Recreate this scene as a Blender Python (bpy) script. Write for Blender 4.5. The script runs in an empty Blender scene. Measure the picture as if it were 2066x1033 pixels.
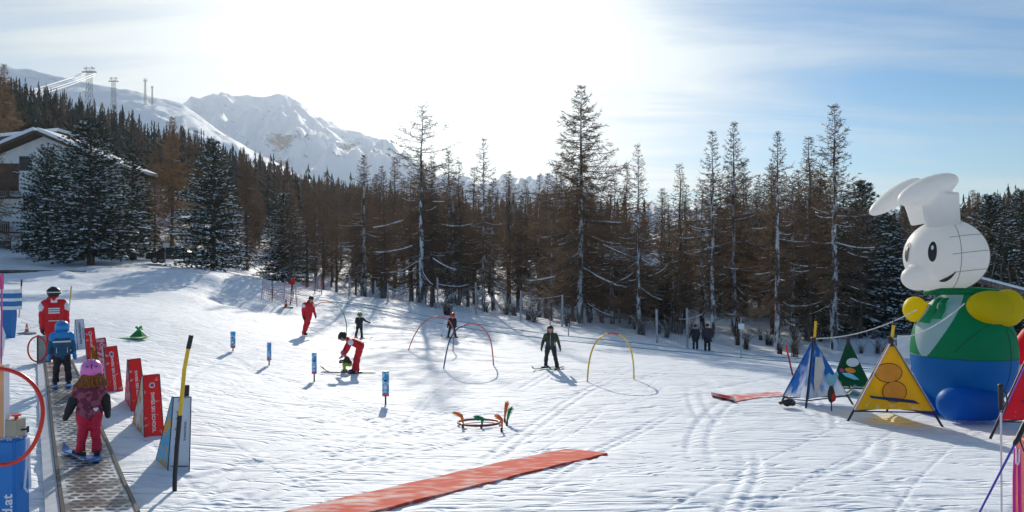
import bpy, bmesh, math, random
import numpy as np
from mathutils import Vector, Matrix, Euler
R = math.radians
F, HOR, CX, PW = 1400.0, 540.0, 1033.0, 2066.0
sc = bpy.context.scene
COL = sc.collection

# ---------------------------------------------------------------- camera, sky, sun, exposure
cam = bpy.data.cameras.new('camera')
cam.sensor_width = 36.0
cam.lens = 36.0 * F / PW
cam.shift_y = (HOR - 516.5) / PW
cam.clip_start = 0.1
cam.clip_end = 20000
camo = bpy.data.objects.new('camera', cam)
camo.location = (0, 0, 0)
camo.rotation_euler = (R(90), 0, 0)
COL.objects.link(camo)
sc.camera = camo
sc.view_settings.view_transform = 'Standard'
sc.view_settings.look = 'None'
sc.view_settings.exposure = 0.1
sc.view_settings.gamma = 1.0
sc.render.engine = 'CYCLES'
sc.cycles.use_denoising = True
sc.cycles.max_bounces = 6
sc.cycles.diffuse_bounces = 3
sc.cycles.glossy_bounces = 2
sc.cycles.transmission_bounces = 3
sc.cycles.volume_bounces = 0
sc.cycles.transparent_max_bounces = 8

SUN_EL = R(21.5)
SUN_AZ = math.atan((838 - CX) / F)            # measured from +Y towards +X
SD = Vector((math.sin(SUN_AZ) * math.cos(SUN_EL), math.cos(SUN_AZ) * math.cos(SUN_EL), math.sin(SUN_EL)))
sun = bpy.data.lights.new('sun', 'SUN')
sun.energy = 4.6
sun.angle = R(0.5)
sun.color = (1.0, 0.91, 0.78)
suno = bpy.data.objects.new('sun', sun)
suno.rotation_euler = (-SD).to_track_quat('-Z', 'Y').to_euler()
suno.location = SD * 100
COL.objects.link(suno)

world = bpy.data.worlds.new('World')
sc.world = world
world.use_nodes = True
wn, wl = world.node_tree.nodes, world.node_tree.links
wn.clear()
def wnode(t, **k):
    n = wn.new(t)
    for a, b in k.items():
        setattr(n, a, b)
    return n
def wmath(op, a, b=None, c=None, clamp=False):
    n = wnode('ShaderNodeMath', operation=op, use_clamp=clamp)
    for i, v in enumerate((a, b, c)):
        if v is None: continue
        if isinstance(v, (int, float)): n.inputs[i].default_value = v
        else: wl.new(v, n.inputs[i])
    return n.outputs[0]
sky = wnode('ShaderNodeTexSky', sky_type='NISHITA')
sky.sun_disc = False
sky.sun_elevation = SUN_EL
sky.sun_rotation = SUN_AZ
sky.altitude = 1800
sky.air_density = 1.25
sky.dust_density = 0.4
sky.ozone_density = 2.5
tc = wnode('ShaderNodeTexCoord')
dotn = wnode('ShaderNodeVectorMath', operation='DOT_PRODUCT')
wl.new(tc.outputs['Generated'], dotn.inputs[0])
dotn.inputs[1].default_value = SD
dd = wmath('MAXIMUM', dotn.outputs['Value'], 0.0)
sep = wnode('ShaderNodeSeparateXYZ')
wl.new(tc.outputs['Generated'], sep.inputs[0])
# projection of the sky dome onto a flat cloud sheet
den = wmath('ADD', wmath('MAXIMUM', sep.outputs[2], 0.0), 0.12)
cxn = wmath('DIVIDE', sep.outputs[0], den)
cyn = wmath('DIVIDE', sep.outputs[1], den)
comb = wnode('ShaderNodeCombineXYZ')
wl.new(cxn, comb.inputs[0]); wl.new(cyn, comb.inputs[1])
mp = wnode('ShaderNodeMapping')
mp.inputs['Rotation'].default_value = (0, 0, R(28))
mp.inputs['Scale'].default_value = (0.30, 1.2, 1)
wl.new(comb.outputs[0], mp.inputs[0])
nz = wnode('ShaderNodeTexNoise')
nz.inputs['Scale'].default_value = 1.4
nz.inputs['Detail'].default_value = 7
nz.inputs['Roughness'].default_value = 0.55
nz.inputs['Distortion'].default_value = 0.5
wl.new(mp.outputs[0], nz.inputs['Vector'])
cl = wnode('ShaderNodeMapRange')
cl.inputs['From Min'].default_value = 0.43
cl.inputs['From Max'].default_value = 0.62
wl.new(nz.outputs['Fac'], cl.inputs['Value'])
# thin veil: thicker on the left, opening to blue on the right
side = wnode('ShaderNodeMapRange')
side.inputs['From Min'].default_value = 0.42
side.inputs['From Max'].default_value = 0.02
side.inputs['To Min'].default_value = 0.0
side.inputs['To Max'].default_value = 1.0
side.interpolation_type = 'SMOOTHSTEP'
wl.new(sep.outputs[0], side.inputs['Value'])
low = wnode('ShaderNodeMapRange')
low.inputs['From Min'].default_value = 0.30
low.inputs['From Max'].default_value = 0.02
wl.new(sep.outputs[2], low.inputs['Value'])
v1 = wmath('MULTIPLY', cl.outputs[0], 0.5)
v2 = wmath('MULTIPLY', side.outputs[0], 0.60)
v3 = wmath('MULTIPLY', low.outputs[0], 0.22)
near = wnode('ShaderNodeMapRange'); near.interpolation_type = 'SMOOTHSTEP'
near.inputs['From Min'].default_value = 0.25; near.inputs['From Max'].default_value = 0.85
wl.new(dd, near.inputs['Value'])
veil = wmath('ADD', wmath('ADD', v1, wmath('MULTIPLY', v2, near.outputs[0])), v3, clamp=True)
g1 = wmath('MULTIPLY', wmath('POWER', dd, 45.0), 0.7)
g2 = wmath('MULTIPLY', wmath('POWER', dd, 10.0), 0.26)
glow = wmath('ADD', g1, g2)
lum = wmath('ADD', wmath('ADD', 0.50, wmath('MULTIPLY', cl.outputs[0], 0.15)), glow)
bg1 = wnode('ShaderNodeBackground'); bg1.inputs['Strength'].default_value = 0.095
hs = wnode('ShaderNodeHueSaturation'); hs.inputs['Saturation'].default_value = 1.7; hs.inputs['Hue'].default_value = 0.5
wl.new(sky.outputs[0], hs.inputs['Color']); wl.new(hs.outputs[0], bg1.inputs[0])
bg2 = wnode('ShaderNodeBackground'); bg2.inputs['Color'].default_value = (0.84, 0.94, 1.0, 1)
wl.new(lum, bg2.inputs['Strength'])
mixw = wnode('ShaderNodeMixShader')
fac = wmath('ADD', wmath('MULTIPLY', veil, 0.9), wmath('MULTIPLY', wmath('POWER', dd, 14.0), 0.75), clamp=True)
wl.new(fac, mixw.inputs[0]); wl.new(bg1.outputs[0], mixw.inputs[1]); wl.new(bg2.outputs[0], mixw.inputs[2])
wo = wnode('ShaderNodeOutputWorld')
wl.new(mixw.outputs[0], wo.inputs[0])

# ---------------------------------------------------------------- materials
def mat(name, col, rough=0.6, var=0.12, scale=6.0, bump=0.0, bscale=40.0, spec=0.4, metal=0.0, trans=0.0):
    m = bpy.data.materials.new(name); m.use_nodes = True
    n, l = m.node_tree.nodes, m.node_tree.links
    b = n['Principled BSDF']
    b.inputs['Roughness'].default_value = rough
    b.inputs['Specular IOR Level'].default_value = spec
    b.inputs['Metallic'].default_value = metal
    t = n.new('ShaderNodeTexCoord')
    z = n.new('ShaderNodeTexNoise'); z.inputs['Scale'].default_value = scale; z.inputs['Detail'].default_value = 4
    l.new(t.outputs['Object'], z.inputs['Vector'])
    r = n.new('ShaderNodeMapRange'); r.inputs['From Min'].default_value = 0.3; r.inputs['From Max'].default_value = 0.7
    r.inputs['To Min'].default_value = 1 - var; r.inputs['To Max'].default_value = 1 + var
    l.new(z.outputs['Fac'], r.inputs['Value'])
    x = n.new('ShaderNodeVectorMath'); x.operation = 'SCALE'; x.inputs[0].default_value = col
    l.new(r.outputs[0], x.inputs['Scale'])
    l.new(x.outputs[0], b.inputs['Base Color'])
    if bump:
        z2 = n.new('ShaderNodeTexNoise'); z2.inputs['Scale'].default_value = bscale; z2.inputs['Detail'].default_value = 3
        l.new(t.outputs['Object'], z2.inputs['Vector'])
        bp = n.new('ShaderNodeBump'); bp.inputs['Strength'].default_value = bump; bp.inputs['Distance'].default_value = 0.02
        l.new(z2.outputs['Fac'], bp.inputs['Height']); l.new(bp.outputs[0], b.inputs['Normal'])
    if trans:
        tr = n.new('ShaderNodeBsdfTranslucent'); l.new(x.outputs[0], tr.inputs['Color'])
        mx = n.new('ShaderNodeMixShader'); mx.inputs[0].default_value = trans
        out = n['Material Output']
        l.new(b.outputs[0], mx.inputs[1]); l.new(tr.outputs[0], mx.inputs[2]); l.new(mx.outputs[0], out.inputs[0])
    return m

def two_tone(name, c1, c2, scale, lo, hi, rough=0.6, stretch=(1, 1, 1), bump=0.3, detail=6, zgrad=None, trans=0.0, coord='Object', axis=2):
    """base colour c1 with irregular patches of c2 (worn print, snow stuck to cloth, lichen)"""
    m = bpy.data.materials.new(name); m.use_nodes = True
    n, l = m.node_tree.nodes, m.node_tree.links
    b = n['Principled BSDF']; b.inputs['Roughness'].default_value = rough
    t = n.new('ShaderNodeTexCoord'); mpp = n.new('ShaderNodeMapping'); mpp.inputs['Scale'].default_value = stretch
    l.new(t.outputs[coord], mpp.inputs[0])
    z = n.new('ShaderNodeTexNoise'); z.inputs['Scale'].default_value = scale; z.inputs['Detail'].default_value = detail
    l.new(mpp.outputs[0], z.inputs['Vector'])
    v = z.outputs['Fac']
    if zgrad:                                   # more of c2 near the lower hem
        s = n.new('ShaderNodeSeparateXYZ'); l.new(t.outputs['Object'], s.inputs[0])
        g = n.new('ShaderNodeMapRange'); g.inputs['From Min'].default_value = zgrad[1]; g.inputs['From Max'].default_value = zgrad[0]
        g.inputs['To Max'].default_value = zgrad[2]
        l.new(s.outputs[axis], g.inputs['Value'])
        a = n.new('ShaderNodeMath'); l.new(v, a.inputs[0]); l.new(g.outputs[0], a.inputs[1]); v = a.outputs[0]
    r = n.new('ShaderNodeMapRange'); r.inputs['From Min'].default_value = lo; r.inputs['From Max'].default_value = hi
    l.new(v, r.inputs['Value'])
    x = n.new('ShaderNodeMix'); x.data_type = 'RGBA'; x.inputs[6].default_value = (*c1, 1); x.inputs[7].default_value = (*c2, 1)
    l.new(r.outputs[0], x.inputs[0]); l.new(x.outputs[2], b.inputs['Base Color'])
    if bump:
        bp = n.new('ShaderNodeBump'); bp.inputs['Strength'].default_value = bump; bp.inputs['Distance'].default_value = 0.01
        l.new(z.outputs['Fac'], bp.inputs['Height']); l.new(bp.outputs[0], b.inputs['Normal'])
    if trans:
        tr = n.new('ShaderNodeBsdfTranslucent'); l.new(x.outputs[2], tr.inputs['Color'])
        mx = n.new('ShaderNodeMixShader'); mx.inputs[0].default_value = trans
        l.new(b.outputs[0], mx.inputs[1]); l.new(tr.outputs[0], mx.inputs[2]); l.new(mx.outputs[0], n['Material Output'].inputs[0])
    return m

def snow_mat():
    m = bpy.data.materials.new('packed_snow'); m.use_nodes = True
    n, l = m.node_tree.nodes, m.node_tree.links
    b = n['Principled BSDF']
    b.inputs['Roughness'].default_value = 0.7
    b.inputs['Specular IOR Level'].default_value = 0.25
    t = n.new('ShaderNodeTexCoord')
    def mth(op, a, c=None, clamp=False):
        q = n.new('ShaderNodeMath'); q.operation = op; q.use_clamp = clamp
        for i, v in enumerate((a, c)):
            if v is None: continue
            if isinstance(v, (int, float)): q.inputs[i].default_value = v
            else: l.new(v, q.inputs[i])
        return q.outputs[0]
    def noise(rot, scl, s, det=3, rough=0.5, dist=0.0, off=0):
        q = n.new('ShaderNodeMapping'); q.inputs['Rotation'].default_value = (0, 0, R(rot)); q.inputs['Scale'].default_value = scl
        q.inputs['Location'].default_value = (off, off * .37, 0)
        l.new(t.outputs['Object'], q.inputs[0])
        z = n.new('ShaderNodeTexNoise'); z.inputs['Scale'].default_value = s; z.inputs['Detail'].default_value = det
        z.inputs['Roughness'].default_value = rough; z.inputs['Distortion'].default_value = dist
        l.new(q.outputs[0], z.inputs['Vector'])
        return z.outputs['Fac']
    # ski tracks: thin contour lines of long stretched noise, in several directions, broken up by patches
    tracks = None
    for i, (rot, sx, sy, s, wdt) in enumerate(((-14, .07, 1, .9, .014), (64, .08, 1, 1.5, .022), (-66, .08, 1, 1.5, .022), (88, .06, 1, 1.3, .020), (48, .12, 1, 2.2, .030), (-42, .14, 1, 2.0, .028), (105, .14, 1, 2.8, .035))):
        f = noise(rot, (sx, sy, 1), s, 1.5, 0.4, 0.25, 13.7 * i)
        a = mth('ABSOLUTE', mth('SUBTRACT', f, 0.5))
        g = mth('SUBTRACT', 1.0, mth('DIVIDE', a, wdt), True)
        pm = noise(rot * 2.1 + 20, (1, 1, 1), .55 + .13 * i, 2, .5, 0, 31 * i)
        pr = n.new('ShaderNodeMapRange'); pr.inputs['From Min'].default_value = .46; pr.inputs['From Max'].default_value = .56
        l.new(pm, pr.inputs['Value'])
        g = mth('MULTIPLY', g, pr.outputs[0])
        tracks = g if tracks is None else mth('MAXIMUM', tracks, g)
    fine = noise(20, (1, 1, 1), 14, 6, .7)
    mid = noise(-25, (.8, 1, 1), 3.2, 6, .62, .6)
    strk = noise(8, (.12, 1, 1), 9, 4, .6)
    h = mth('ADD', mth('ADD', mth('MULTIPLY', fine, .34), mth('MULTIPLY', mid, .13)), mth('MULTIPLY', strk, .03))
    h = mth('SUBTRACT', h, mth('MULTIPLY', tracks, .62))
    bp = n.new('ShaderNodeBump'); bp.inputs['Strength'].default_value = 1.0; bp.inputs['Distance'].default_value = 0.033
    l.new(h, bp.inputs['Height']); l.new(bp.outputs[0], b.inputs['Normal'])
    x = n.new('ShaderNodeMix'); x.data_type = 'RGBA'
    x.inputs[6].default_value = (.78, .83, .89, 1); x.inputs[7].default_value = (.66, .73, .81, 1)
    l.new(mth('MULTIPLY', tracks, .6), x.inputs[0]); l.new(x.outputs[2], b.inputs['Base Color'])
    return m
M_SNOW = snow_mat()
M_SNOWCAP = mat('fresh_snow', (.84, .87, .90), .6, .05, 3, .3, 12)
def mountain_mat():
    m = bpy.data.materials.new('rocky_snow'); m.use_nodes = True
    n, l = m.node_tree.nodes, m.node_tree.links
    b = n['Principled BSDF']; b.inputs['Roughness'].default_value = .8
    t = n.new('ShaderNodeTexCoord')
    z = n.new('ShaderNodeTexNoise'); z.inputs['Scale'].default_value = .009; z.inputs['Detail'].default_value = 10; z.inputs['Roughness'].default_value = .7
    l.new(t.outputs['Object'], z.inputs['Vector'])
    z3 = n.new('ShaderNodeTexNoise'); z3.inputs['Scale'].default_value = .0016; z3.inputs['Detail'].default_value = 3
    l.new(t.outputs['Object'], z3.inputs['Vector'])
    a = n.new('ShaderNodeMath'); a.operation = 'MULTIPLY_ADD'; a.inputs[1].default_value = .45; l.new(z3.outputs['Fac'], a.inputs[0]); l.new(z.outputs['Fac'], a.inputs[2])
    r = n.new('ShaderNodeMapRange'); r.inputs['From Min'].default_value = .835; r.inputs['From Max'].default_value = .90
    l.new(a.outputs[0], r.inputs['Value'])
    x = n.new('ShaderNodeMix'); x.data_type = 'RGBA'; x.inputs[6].default_value = (.80, .87, .95, 1); x.inputs[7].default_value = (.10, .13, .19, 1)
    l.new(r.outputs[0], x.inputs[0]); l.new(x.outputs[2], b.inputs['Base Color'])
    bp = n.new('ShaderNodeBump'); bp.inputs['Strength'].default_value = .7; bp.inputs['Distance'].default_value = 12
    l.new(z.outputs['Fac'], bp.inputs['Height']); l.new(bp.outputs[0], b.inputs['Normal'])
    return m
M_MOUNT = mountain_mat()

M_BLACK = mat('black_plastic', (.02, .02, .022), .45)
M_DARKCLOTH = mat('dark_cloth', (.025, .028, .035), .8, .2, 20, .3)
M_RED = mat('red_cloth', (.62, .014, .022), .6, .12, 12, .3)
M_WHITE = mat('white_paint', (.78, .80, .82), .5, .05)
M_STEEL = mat('galvanised_steel', (.42, .44, .46), .4, .15, 5, 0, 40, .5, .7)
M_GREYWOOD = mat('weathered_post', (.42, .42, .44), .7, .2, 8)
M_SKIN = mat('skin', (.55, .30, .20), .55, .06)
M_YELLOW = mat('yellow_plastic', (.85, .52, .02), .45, .1)
M_HOOPRED = mat('red_hoop_plastic', (.72, .035, .02), .35, .08)
M_BLUEROPE = mat('blue_rope', (.04, .26, .38), .7)

# ---------------------------------------------------------------- mesh helpers
class G:
    def __init__(s): s.v = []; s.f = []; s.m = []
    def add(s, vs, fs, mi=0):
        o = len(s.v); s.v.extend([tuple(p) for p in vs]); s.f.extend([tuple(i + o for i in f) for f in fs]); s.m.extend([mi] * len(fs))
    def box(s, c, size, mi=0, rot=None):
        cx, cy, cz = c; a, b, d = size[0] / 2, size[1] / 2, size[2] / 2
        vs = [Vector((x * a, y * b, z * d)) for x in (-1, 1) for y in (-1, 1) for z in (-1, 1)]
        if rot is not None: vs = [rot @ p for p in vs]
        s.add([(p.x + cx, p.y + cy, p.z + cz) for p in vs], [(0, 1, 3, 2), (4, 6, 7, 5), (0, 4, 5, 1), (2, 3, 7, 6), (0, 2, 6, 4), (1, 5, 7, 3)], mi)
    def tube(s, pts, rad, n=6, mi=0, cap=True):
        pts = [Vector(p) for p in pts]
        if not hasattr(rad, '__len__'): rad = [rad] * len(pts)
        vs = []; prev = None
        for i, p in enumerate(pts):
            t = (pts[min(i + 1, len(pts) - 1)] - pts[max(i - 1, 0)])
            if t.length < 1e-9: t = Vector((0, 0, 1))
            t.normalize()
            if prev is None:
                u = t.cross(Vector((0, 0, 1)) if abs(t.z) < .9 else Vector((1, 0, 0))).normalized()
            else:
                u = (prev - t * prev.dot(t))
                u = u.normalized() if u.length > 1e-6 else t.orthogonal().normalized()
            prev = u; w = t.cross(u)
            for k in range(n):
                a = 2 * math.pi * k / n
                vs.append(p + (u * math.cos(a) + w * math.sin(a)) * rad[i])
        fs = []
        for i in range(len(pts) - 1):
            for k in range(n):
                fs.append((i * n + k, i * n + (k + 1) % n, (i + 1) * n + (k + 1) % n, (i + 1) * n + k))
        if cap:
            fs.append(tuple(range(n))[::-1]); fs.append(tuple((len(pts) - 1) * n + k for k in range(n)))
        s.add(vs, fs, mi)
    def ell(s, c, r, rot=None, nu=16, nv=10, mi=0):
        vs = []; fs = []
        for j in range(nv + 1):
            th = math.pi * j / nv
            for i in range(nu):
                ph = 2 * math.pi * i / nu
                p = Vector((r[0] * math.sin(th) * math.cos(ph), r[1] * math.sin(th) * math.sin(ph), r[2] * math.cos(th)))
                if rot is not None: p = rot @ p
                vs.append(p + Vector(c))
        for j in range(nv):
            for i in range(nu):
                fs.append((j * nu + i, (j + 1) * nu + i, (j + 1) * nu + (i + 1) % nu, j * nu + (i + 1) % nu))
        s.add(vs, fs, mi)
    def mesh(s, name, mats, smooth=False):
        me = bpy.data.meshes.new(name); me.from_pydata(s.v, [], s.f)
        for m in (mats if isinstance(mats, (list, tuple)) else [mats]): me.materials.append(m)
        if len(me.materials) > 1: me.polygons.foreach_set('material_index', s.m)
        if smooth: me.polygons.foreach_set('use_smooth', [True] * len(me.polygons))
        me.update(); return me
    def obj(s, name, mats, parent=None, smooth=False, loc=None):
        return link(name, s.mesh(name, mats, smooth), parent, loc)
def link(name, me, parent=None, loc=None):
    o = bpy.data.objects.new(name, me); COL.objects.link(o)
    if parent is not None: o.parent = parent
    if loc is not None: o.location = loc
    return o
def tag(o, label=None, cat=None, group=None, kind=None):
    if label: o['label'] = label
    if cat: o['category'] = cat
    if group: o['group'] = group
    if kind: o['kind'] = kind
    return o
def thing(name, label, cat, loc=(0, 0, 0), rz=0, group=None):
    o = bpy.data.objects.new(name, None); COL.objects.link(o)
    o.location = loc; o.rotation_euler = (0, 0, rz); o.empty_display_size = .2
    return tag(o, label, cat, group)
def local(root):                      # world point -> the thing's own frame
    mi = (Matrix.Translation(root.location) @ root.rotation_euler.to_matrix().to_4x4()).inverted()
    return lambda p: mi @ Vector(p)

# ---------------------------------------------------------------- terrain
def ray(px, py): return Vector(((px - CX) / F, 1.0, (HOR - py) / F))
def at(px, py, d): return ray(px, py) * d
CTRL = [(1033, 1033, 7.0), (2020, 1065, 6.2), (190, 930, 9.0), (0, 1040, 7.0), (352, 990, 8.0), (123, 782, 12.6), (105, 728, 17),
        (965, 858, 13.6), (1640, 812, 14.6), (1800, 860, 13), (1930, 845, 14.5), (2066, 850, 14), (710, 755, 21), (1110, 745, 21.5), (1235, 766, 19.5),
        (550, 800, 15.5), (400, 800, 14), (615, 678, 30), (725, 682, 32), (912, 682, 33), (700, 598, 55), (590, 575, 58), (1050, 644, 51),
        (1325, 690, 43), (1430, 710, 42), (1495, 722, 40), (1640, 733, 38), (1800, 745, 37), (2066, 770, 34), (300, 545, 50), (370, 541, 51), (0, 548, 48),
        (160, 530, 57), (425, 548, 55), (500, 560, 55), (-300, 535, 46), (300, 640, 27), (40, 675, 21), (470, 622, 40), (850, 613, 56),
        (-400, 700, 16), (-400, 900, 9), (2600, 800, 32), (2600, 900, 12), (170, 600, 33), (230, 592, 39), (400, 594, 39), (330, 549, 46), (450, 556, 48), (0, 590, 32)]
P3 = [(((a - CX) / F) * d, d, ((HOR - b) / F) * d) for a, b, d in CTRL]
for px, d, z in ((-400, 75, 2.5), (0, 75, 1.8), (300, 78, 1.0), (500, 75, -.3), (700, 75, -3.4), (900, 75, -4.6), (1100, 70, -5.2), (1300, 65, -5.6), (1500, 62, -5.9), (1800, 60, -6.2), (2200, 60, -6.2),
                 (-400, 110, 8), (0, 110, 6), (400, 110, 3), (700, 110, -3), (1000, 110, -4.5), (1500, 110, -5.0), (2200, 110, -5.0)):
    P3.append((((px - CX) / F) * d, d, z))
for a in range(0, 360, 40):            # behind and beside the camera: level piste
    x, y = 9 * math.cos(R(a)), 9 * math.sin(R(a))
    if y < 3: P3.append((x, y, -2.3))
P3 += [(0, 2, -2.3), (3, 4, -2.35), (-3, 4, -2.35), (60, -40, -4), (-60, -40, 0), (0, -60, -1.5), (-70, 20, 2), (80, 20, -5.5)]
P3 = np.array(P3)
def _u(r2): return np.where(r2 > 1e-12, r2 * np.log(r2 + 1e-20), 0.0)
_n = len(P3)
_K = _u(((P3[:, None, :2] - P3[None, :, :2]) ** 2).sum(-1)) + np.eye(_n) * 6.0
_P = np.c_[np.ones(_n), P3[:, :2]]
_A = np.zeros((_n + 3, _n + 3)); _A[:_n, :_n] = _K; _A[:_n, _n:] = _P; _A[_n:, :_n] = _P.T
_w = np.linalg.solve(_A, np.r_[P3[:, 2], 0, 0, 0])
def tps(x, y):
    x = np.asarray(x, float); y = np.asarray(y, float); sh = x.shape
    x = x.ravel(); y = y.ravel(); out = np.empty(len(x))
    for i in range(0, len(x), 40000):
        a, b = x[i:i + 40000], y[i:i + 40000]
        r2 = (a[:, None] - P3[None, :, 0]) ** 2 + (b[:, None] - P3[None, :, 1]) ** 2
        out[i:i + 40000] = _u(r2) @ _w[:_n] + _w[_n] + _w[_n + 1] * a + _w[_n + 2] * b
    return out.reshape(sh)
def sm(a, b, v):
    t = np.clip((np.asarray(v, float) - a) / (b - a), 0, 1); return t * t * (3 - 2 * t)
HA = ((-3000, .34), (-600, .28), (0, .226), (200, .188), (400, .143), (520, .116), (690, .094), (820, .076), (1100, .058), (1300, .045), (1700, .05), (2066, .058), (3000, .08), (6000, .1))
HD = ((-3000, 420), (0, 450), (400, 540), (690, 640), (1100, 650), (1500, 500), (2066, 380), (6000, 380))
def hill(x, y):
    r = np.maximum(np.hypot(x, y), 1.0)
    az = np.arctan2(x, np.maximum(y, -1e9))
    pxx = CX + F * np.tan(np.clip(az, -1.35, 1.35))
    A = np.interp(pxx, [a for a, _ in HA], [b for _, b in HA]); D = np.interp(pxx, [a for a, _ in HD], [b for _, b in HD])
    z0 = np.interp(pxx, [-400, 400, 800, 2200], [5, 1, -4, -6])
    D = D / np.cos(np.clip(az, -1.2, 1.2))
    A = A * np.cos(np.clip(az, -1.2, 1.2))
    t = np.clip((r - 85) / (D - 85), 0, 1)
    return z0 + (A * D - z0) * (t ** .92) + np.clip(r - D, 0, 1e9) * .02 + 4 * np.sin(r * .031 + az * 9) * sm(0.05, .4, t) * (1 - sm(.8, 1, t))
def _hash(ix, iy, s):
    h = (ix.astype(np.int64) * 374761393 + iy.astype(np.int64) * 668265263 + s * 1442695041) & 0xffffffff
    h = ((h ^ (h >> 13)) * 1274126177) & 0xffffffff
    return ((h ^ (h >> 16)) & 0xffff) / 65535.0
def vnoise(x, y, s=0):
    ix, iy = np.floor(x), np.floor(y); fx, fy = x - ix, y - iy
    fx = fx * fx * (3 - 2 * fx); fy = fy * fy * (3 - 2 * fy)
    a, b = _hash(ix, iy, s), _hash(ix + 1, iy, s); c, d = _hash(ix, iy + 1, s), _hash(ix + 1, iy + 1, s)
    return (a + (b - a) * fx) * (1 - fy) + (c + (d - c) * fx) * fy
def fbm(x, y, o=4, s=0, g=.5):
    t = 0; a = 1; n = 0
    for i in range(o):
        t = t + a * vnoise(x * 2 ** i + 17 * i, y * 2 ** i + 5 * i, s + i); n += a; a *= g
    return t / n
def ground_base(x, y):
    x = np.asarray(x, float); y = np.asarray(y, float)
    r = np.hypot(x, y); k = sm(70, 125, r)
    return tps(np.clip(x, -150, 150), np.clip(y, -80, 130)) * (1 - k) + hill(x, y) * k
def gz(x, y): return float(ground_base(np.array([x]), np.array([y]))[0])
def gnd(px, py, dmax=140):
    d = np.linspace(4, dmax, 2600); r = ray(px, py)
    z = ground_base(r.x * d, d); k = np.where(r.z * d <= z)[0]
    i = k[0] if len(k) else len(d) - 1
    return Vector((r.x * d[i], d[i], z[i]))
# ---------------------------------------------------------------- the snow ground, hills and mountains
def build_ground():
    az = np.concatenate([np.linspace(-180, -44, 60, endpoint=False), np.linspace(-44, 44, 640, endpoint=False), np.linspace(44, 180, 61)])
    az = np.radians(az[:-1]) if abs(az[0] + 360 - az[-1]) < 1e-6 else np.radians(az)
    rr = [0.4]
    while rr[-1] < 1500:
        q = rr[-1]
        rr.append(q * (1.06 if q < 3.5 else 1.0065 if q < 26 else 1.012 if q < 80 else 1.03))
    rr = np.array(rr)
    Rg, Ag = np.meshgrid(rr, az, indexing='ij')
    X, Y = Rg * np.sin(Ag), Rg * np.cos(Ag)
    Z = ground_base(X, Y)
    k = 1 - sm(40, 110, Rg)
    Z += k * (.045 * (fbm(X * .9, Y * .9, 4, 3) - .5) + .009 * (fbm(X * 3.1, Y * 3.1, 3, 9) - .5) * (1 - sm(18, 40, Rg)))
    # wide ski ruts and ploughed ridges
    for a, s, amp in ((.9, 11, .012), (-.9, 12, .012), (1.2, 13, .012)):
        u = X * math.cos(a) + Y * math.sin(a); v = -X * math.sin(a) + Y * math.cos(a)
        f = vnoise(u * .09, v * 1.1, s)
        Z -= amp * np.clip(1 - np.abs(f - .5) / .03, 0, 1) * (1 - sm(14, 45, Rg))
    rng = np.random.RandomState(12)
    for q in range(70):
        rad = rng.uniform(6, 40); a0 = rng.uniform(0, 6.283); cxx, cyy = rng.uniform(-10, 9), rng.uniform(5, 24)
        ox, oy = cxx + rad * math.cos(a0), cyy + rad * math.sin(a0)
        dist = np.hypot(X - ox, Y - oy) - rad
        along = np.abs(np.arctan2(np.sin(np.arctan2(Y - oy, X - ox) - a0 - math.pi), np.cos(np.arctan2(Y - oy, X - ox) - a0 - math.pi))) * rad
        fade = np.clip((rng.uniform(2, 7) - along) / 1.5, 0, 1) * (1 - sm(20, 34, Rg))
        gap = rng.uniform(.12, .3); wd = .035 + .0025 * Rg
        for e in (0, gap): Z -= fade * .015 * np.exp(-((dist - e) / wd) ** 2) - fade * .005 * np.exp(-((dist - e - .09) / .06) ** 2)
    # trodden snow round the tents and beside the carpet
    for (tx, ty, tr) in ((7, 11.5, 4.5), (8.5, 8, 3), (-5.2, 9, 2.0), (-8, 13, 2.5), (4.5, 14, 3)):
        wgt = np.clip(1 - np.hypot(X - tx, Y - ty) / tr, 0, 1) ** .6
        Z += wgt * .035 * (np.clip(fbm(X * 2.6, Y * 2.6, 3, 77), .35, .62) - .5) * (Rg < 25)
    # banked, lumpy snow on the left crest and beyond the fence
    bank = sm(36, 44, Y) * (1 - sm(56, 66, Y)) * (1 - sm(-14, -9, X))
    Z += bank * (.55 * (fbm(X * .35, Y * .5, 4, 21) - .5))
    wild = sm(50, 58, Rg) * (1 - sm(90, 140, Rg)) * sm(-14, -8, X)
    Z += wild * 1.0 * (fbm(X * .5, Y * .5, 4, 33) - .45)
    nr, na = Rg.shape
    v = np.stack([X.ravel(), Y.ravel(), Z.ravel()], 1)
    i = np.arange(nr - 1)[:, None] * na; j = np.arange(na)[None, :]; j2 = (j + 1) % na
    f = np.stack([(i + j).ravel(), (i + j2).ravel(), (i + na + j2).ravel(), (i + na + j).ravel()], 1)
    me = bpy.data.meshes.new('snow_ground')
    me.vertices.add(len(v) + 1); me.vertices.foreach_set('co', np.r_[v, [[0, 0, gz(0, 0.01)]]].ravel())
    ft = np.stack([np.full(na, len(v)), (np.arange(na) + 1) % na, np.arange(na)], 1)
    nl = f.size + ft.size
    me.loops.add(nl); me.loops.foreach_set('vertex_index', np.r_[f.ravel(), ft.ravel()][:nl])
    me.polygons.add(len(f) + na)
    me.polygons.foreach_set('loop_start', np.r_[np.arange(len(f)) * 4, f.size + np.arange(na) * 3])
    me.polygons.foreach_set('loop_total', np.r_[np.full(len(f), 4), np.full(na, 3)])
    me.update(calc_edges=True); me.validate()
    me.flip_normals()
    me.polygons.foreach_set('use_smooth', [True] * len(me.polygons))
    me.materials.append(M_SNOW)
    return tag(link('ground', me), 'groomed white snow slope crossed by ski tracks', kind='structure')
build_ground()

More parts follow.
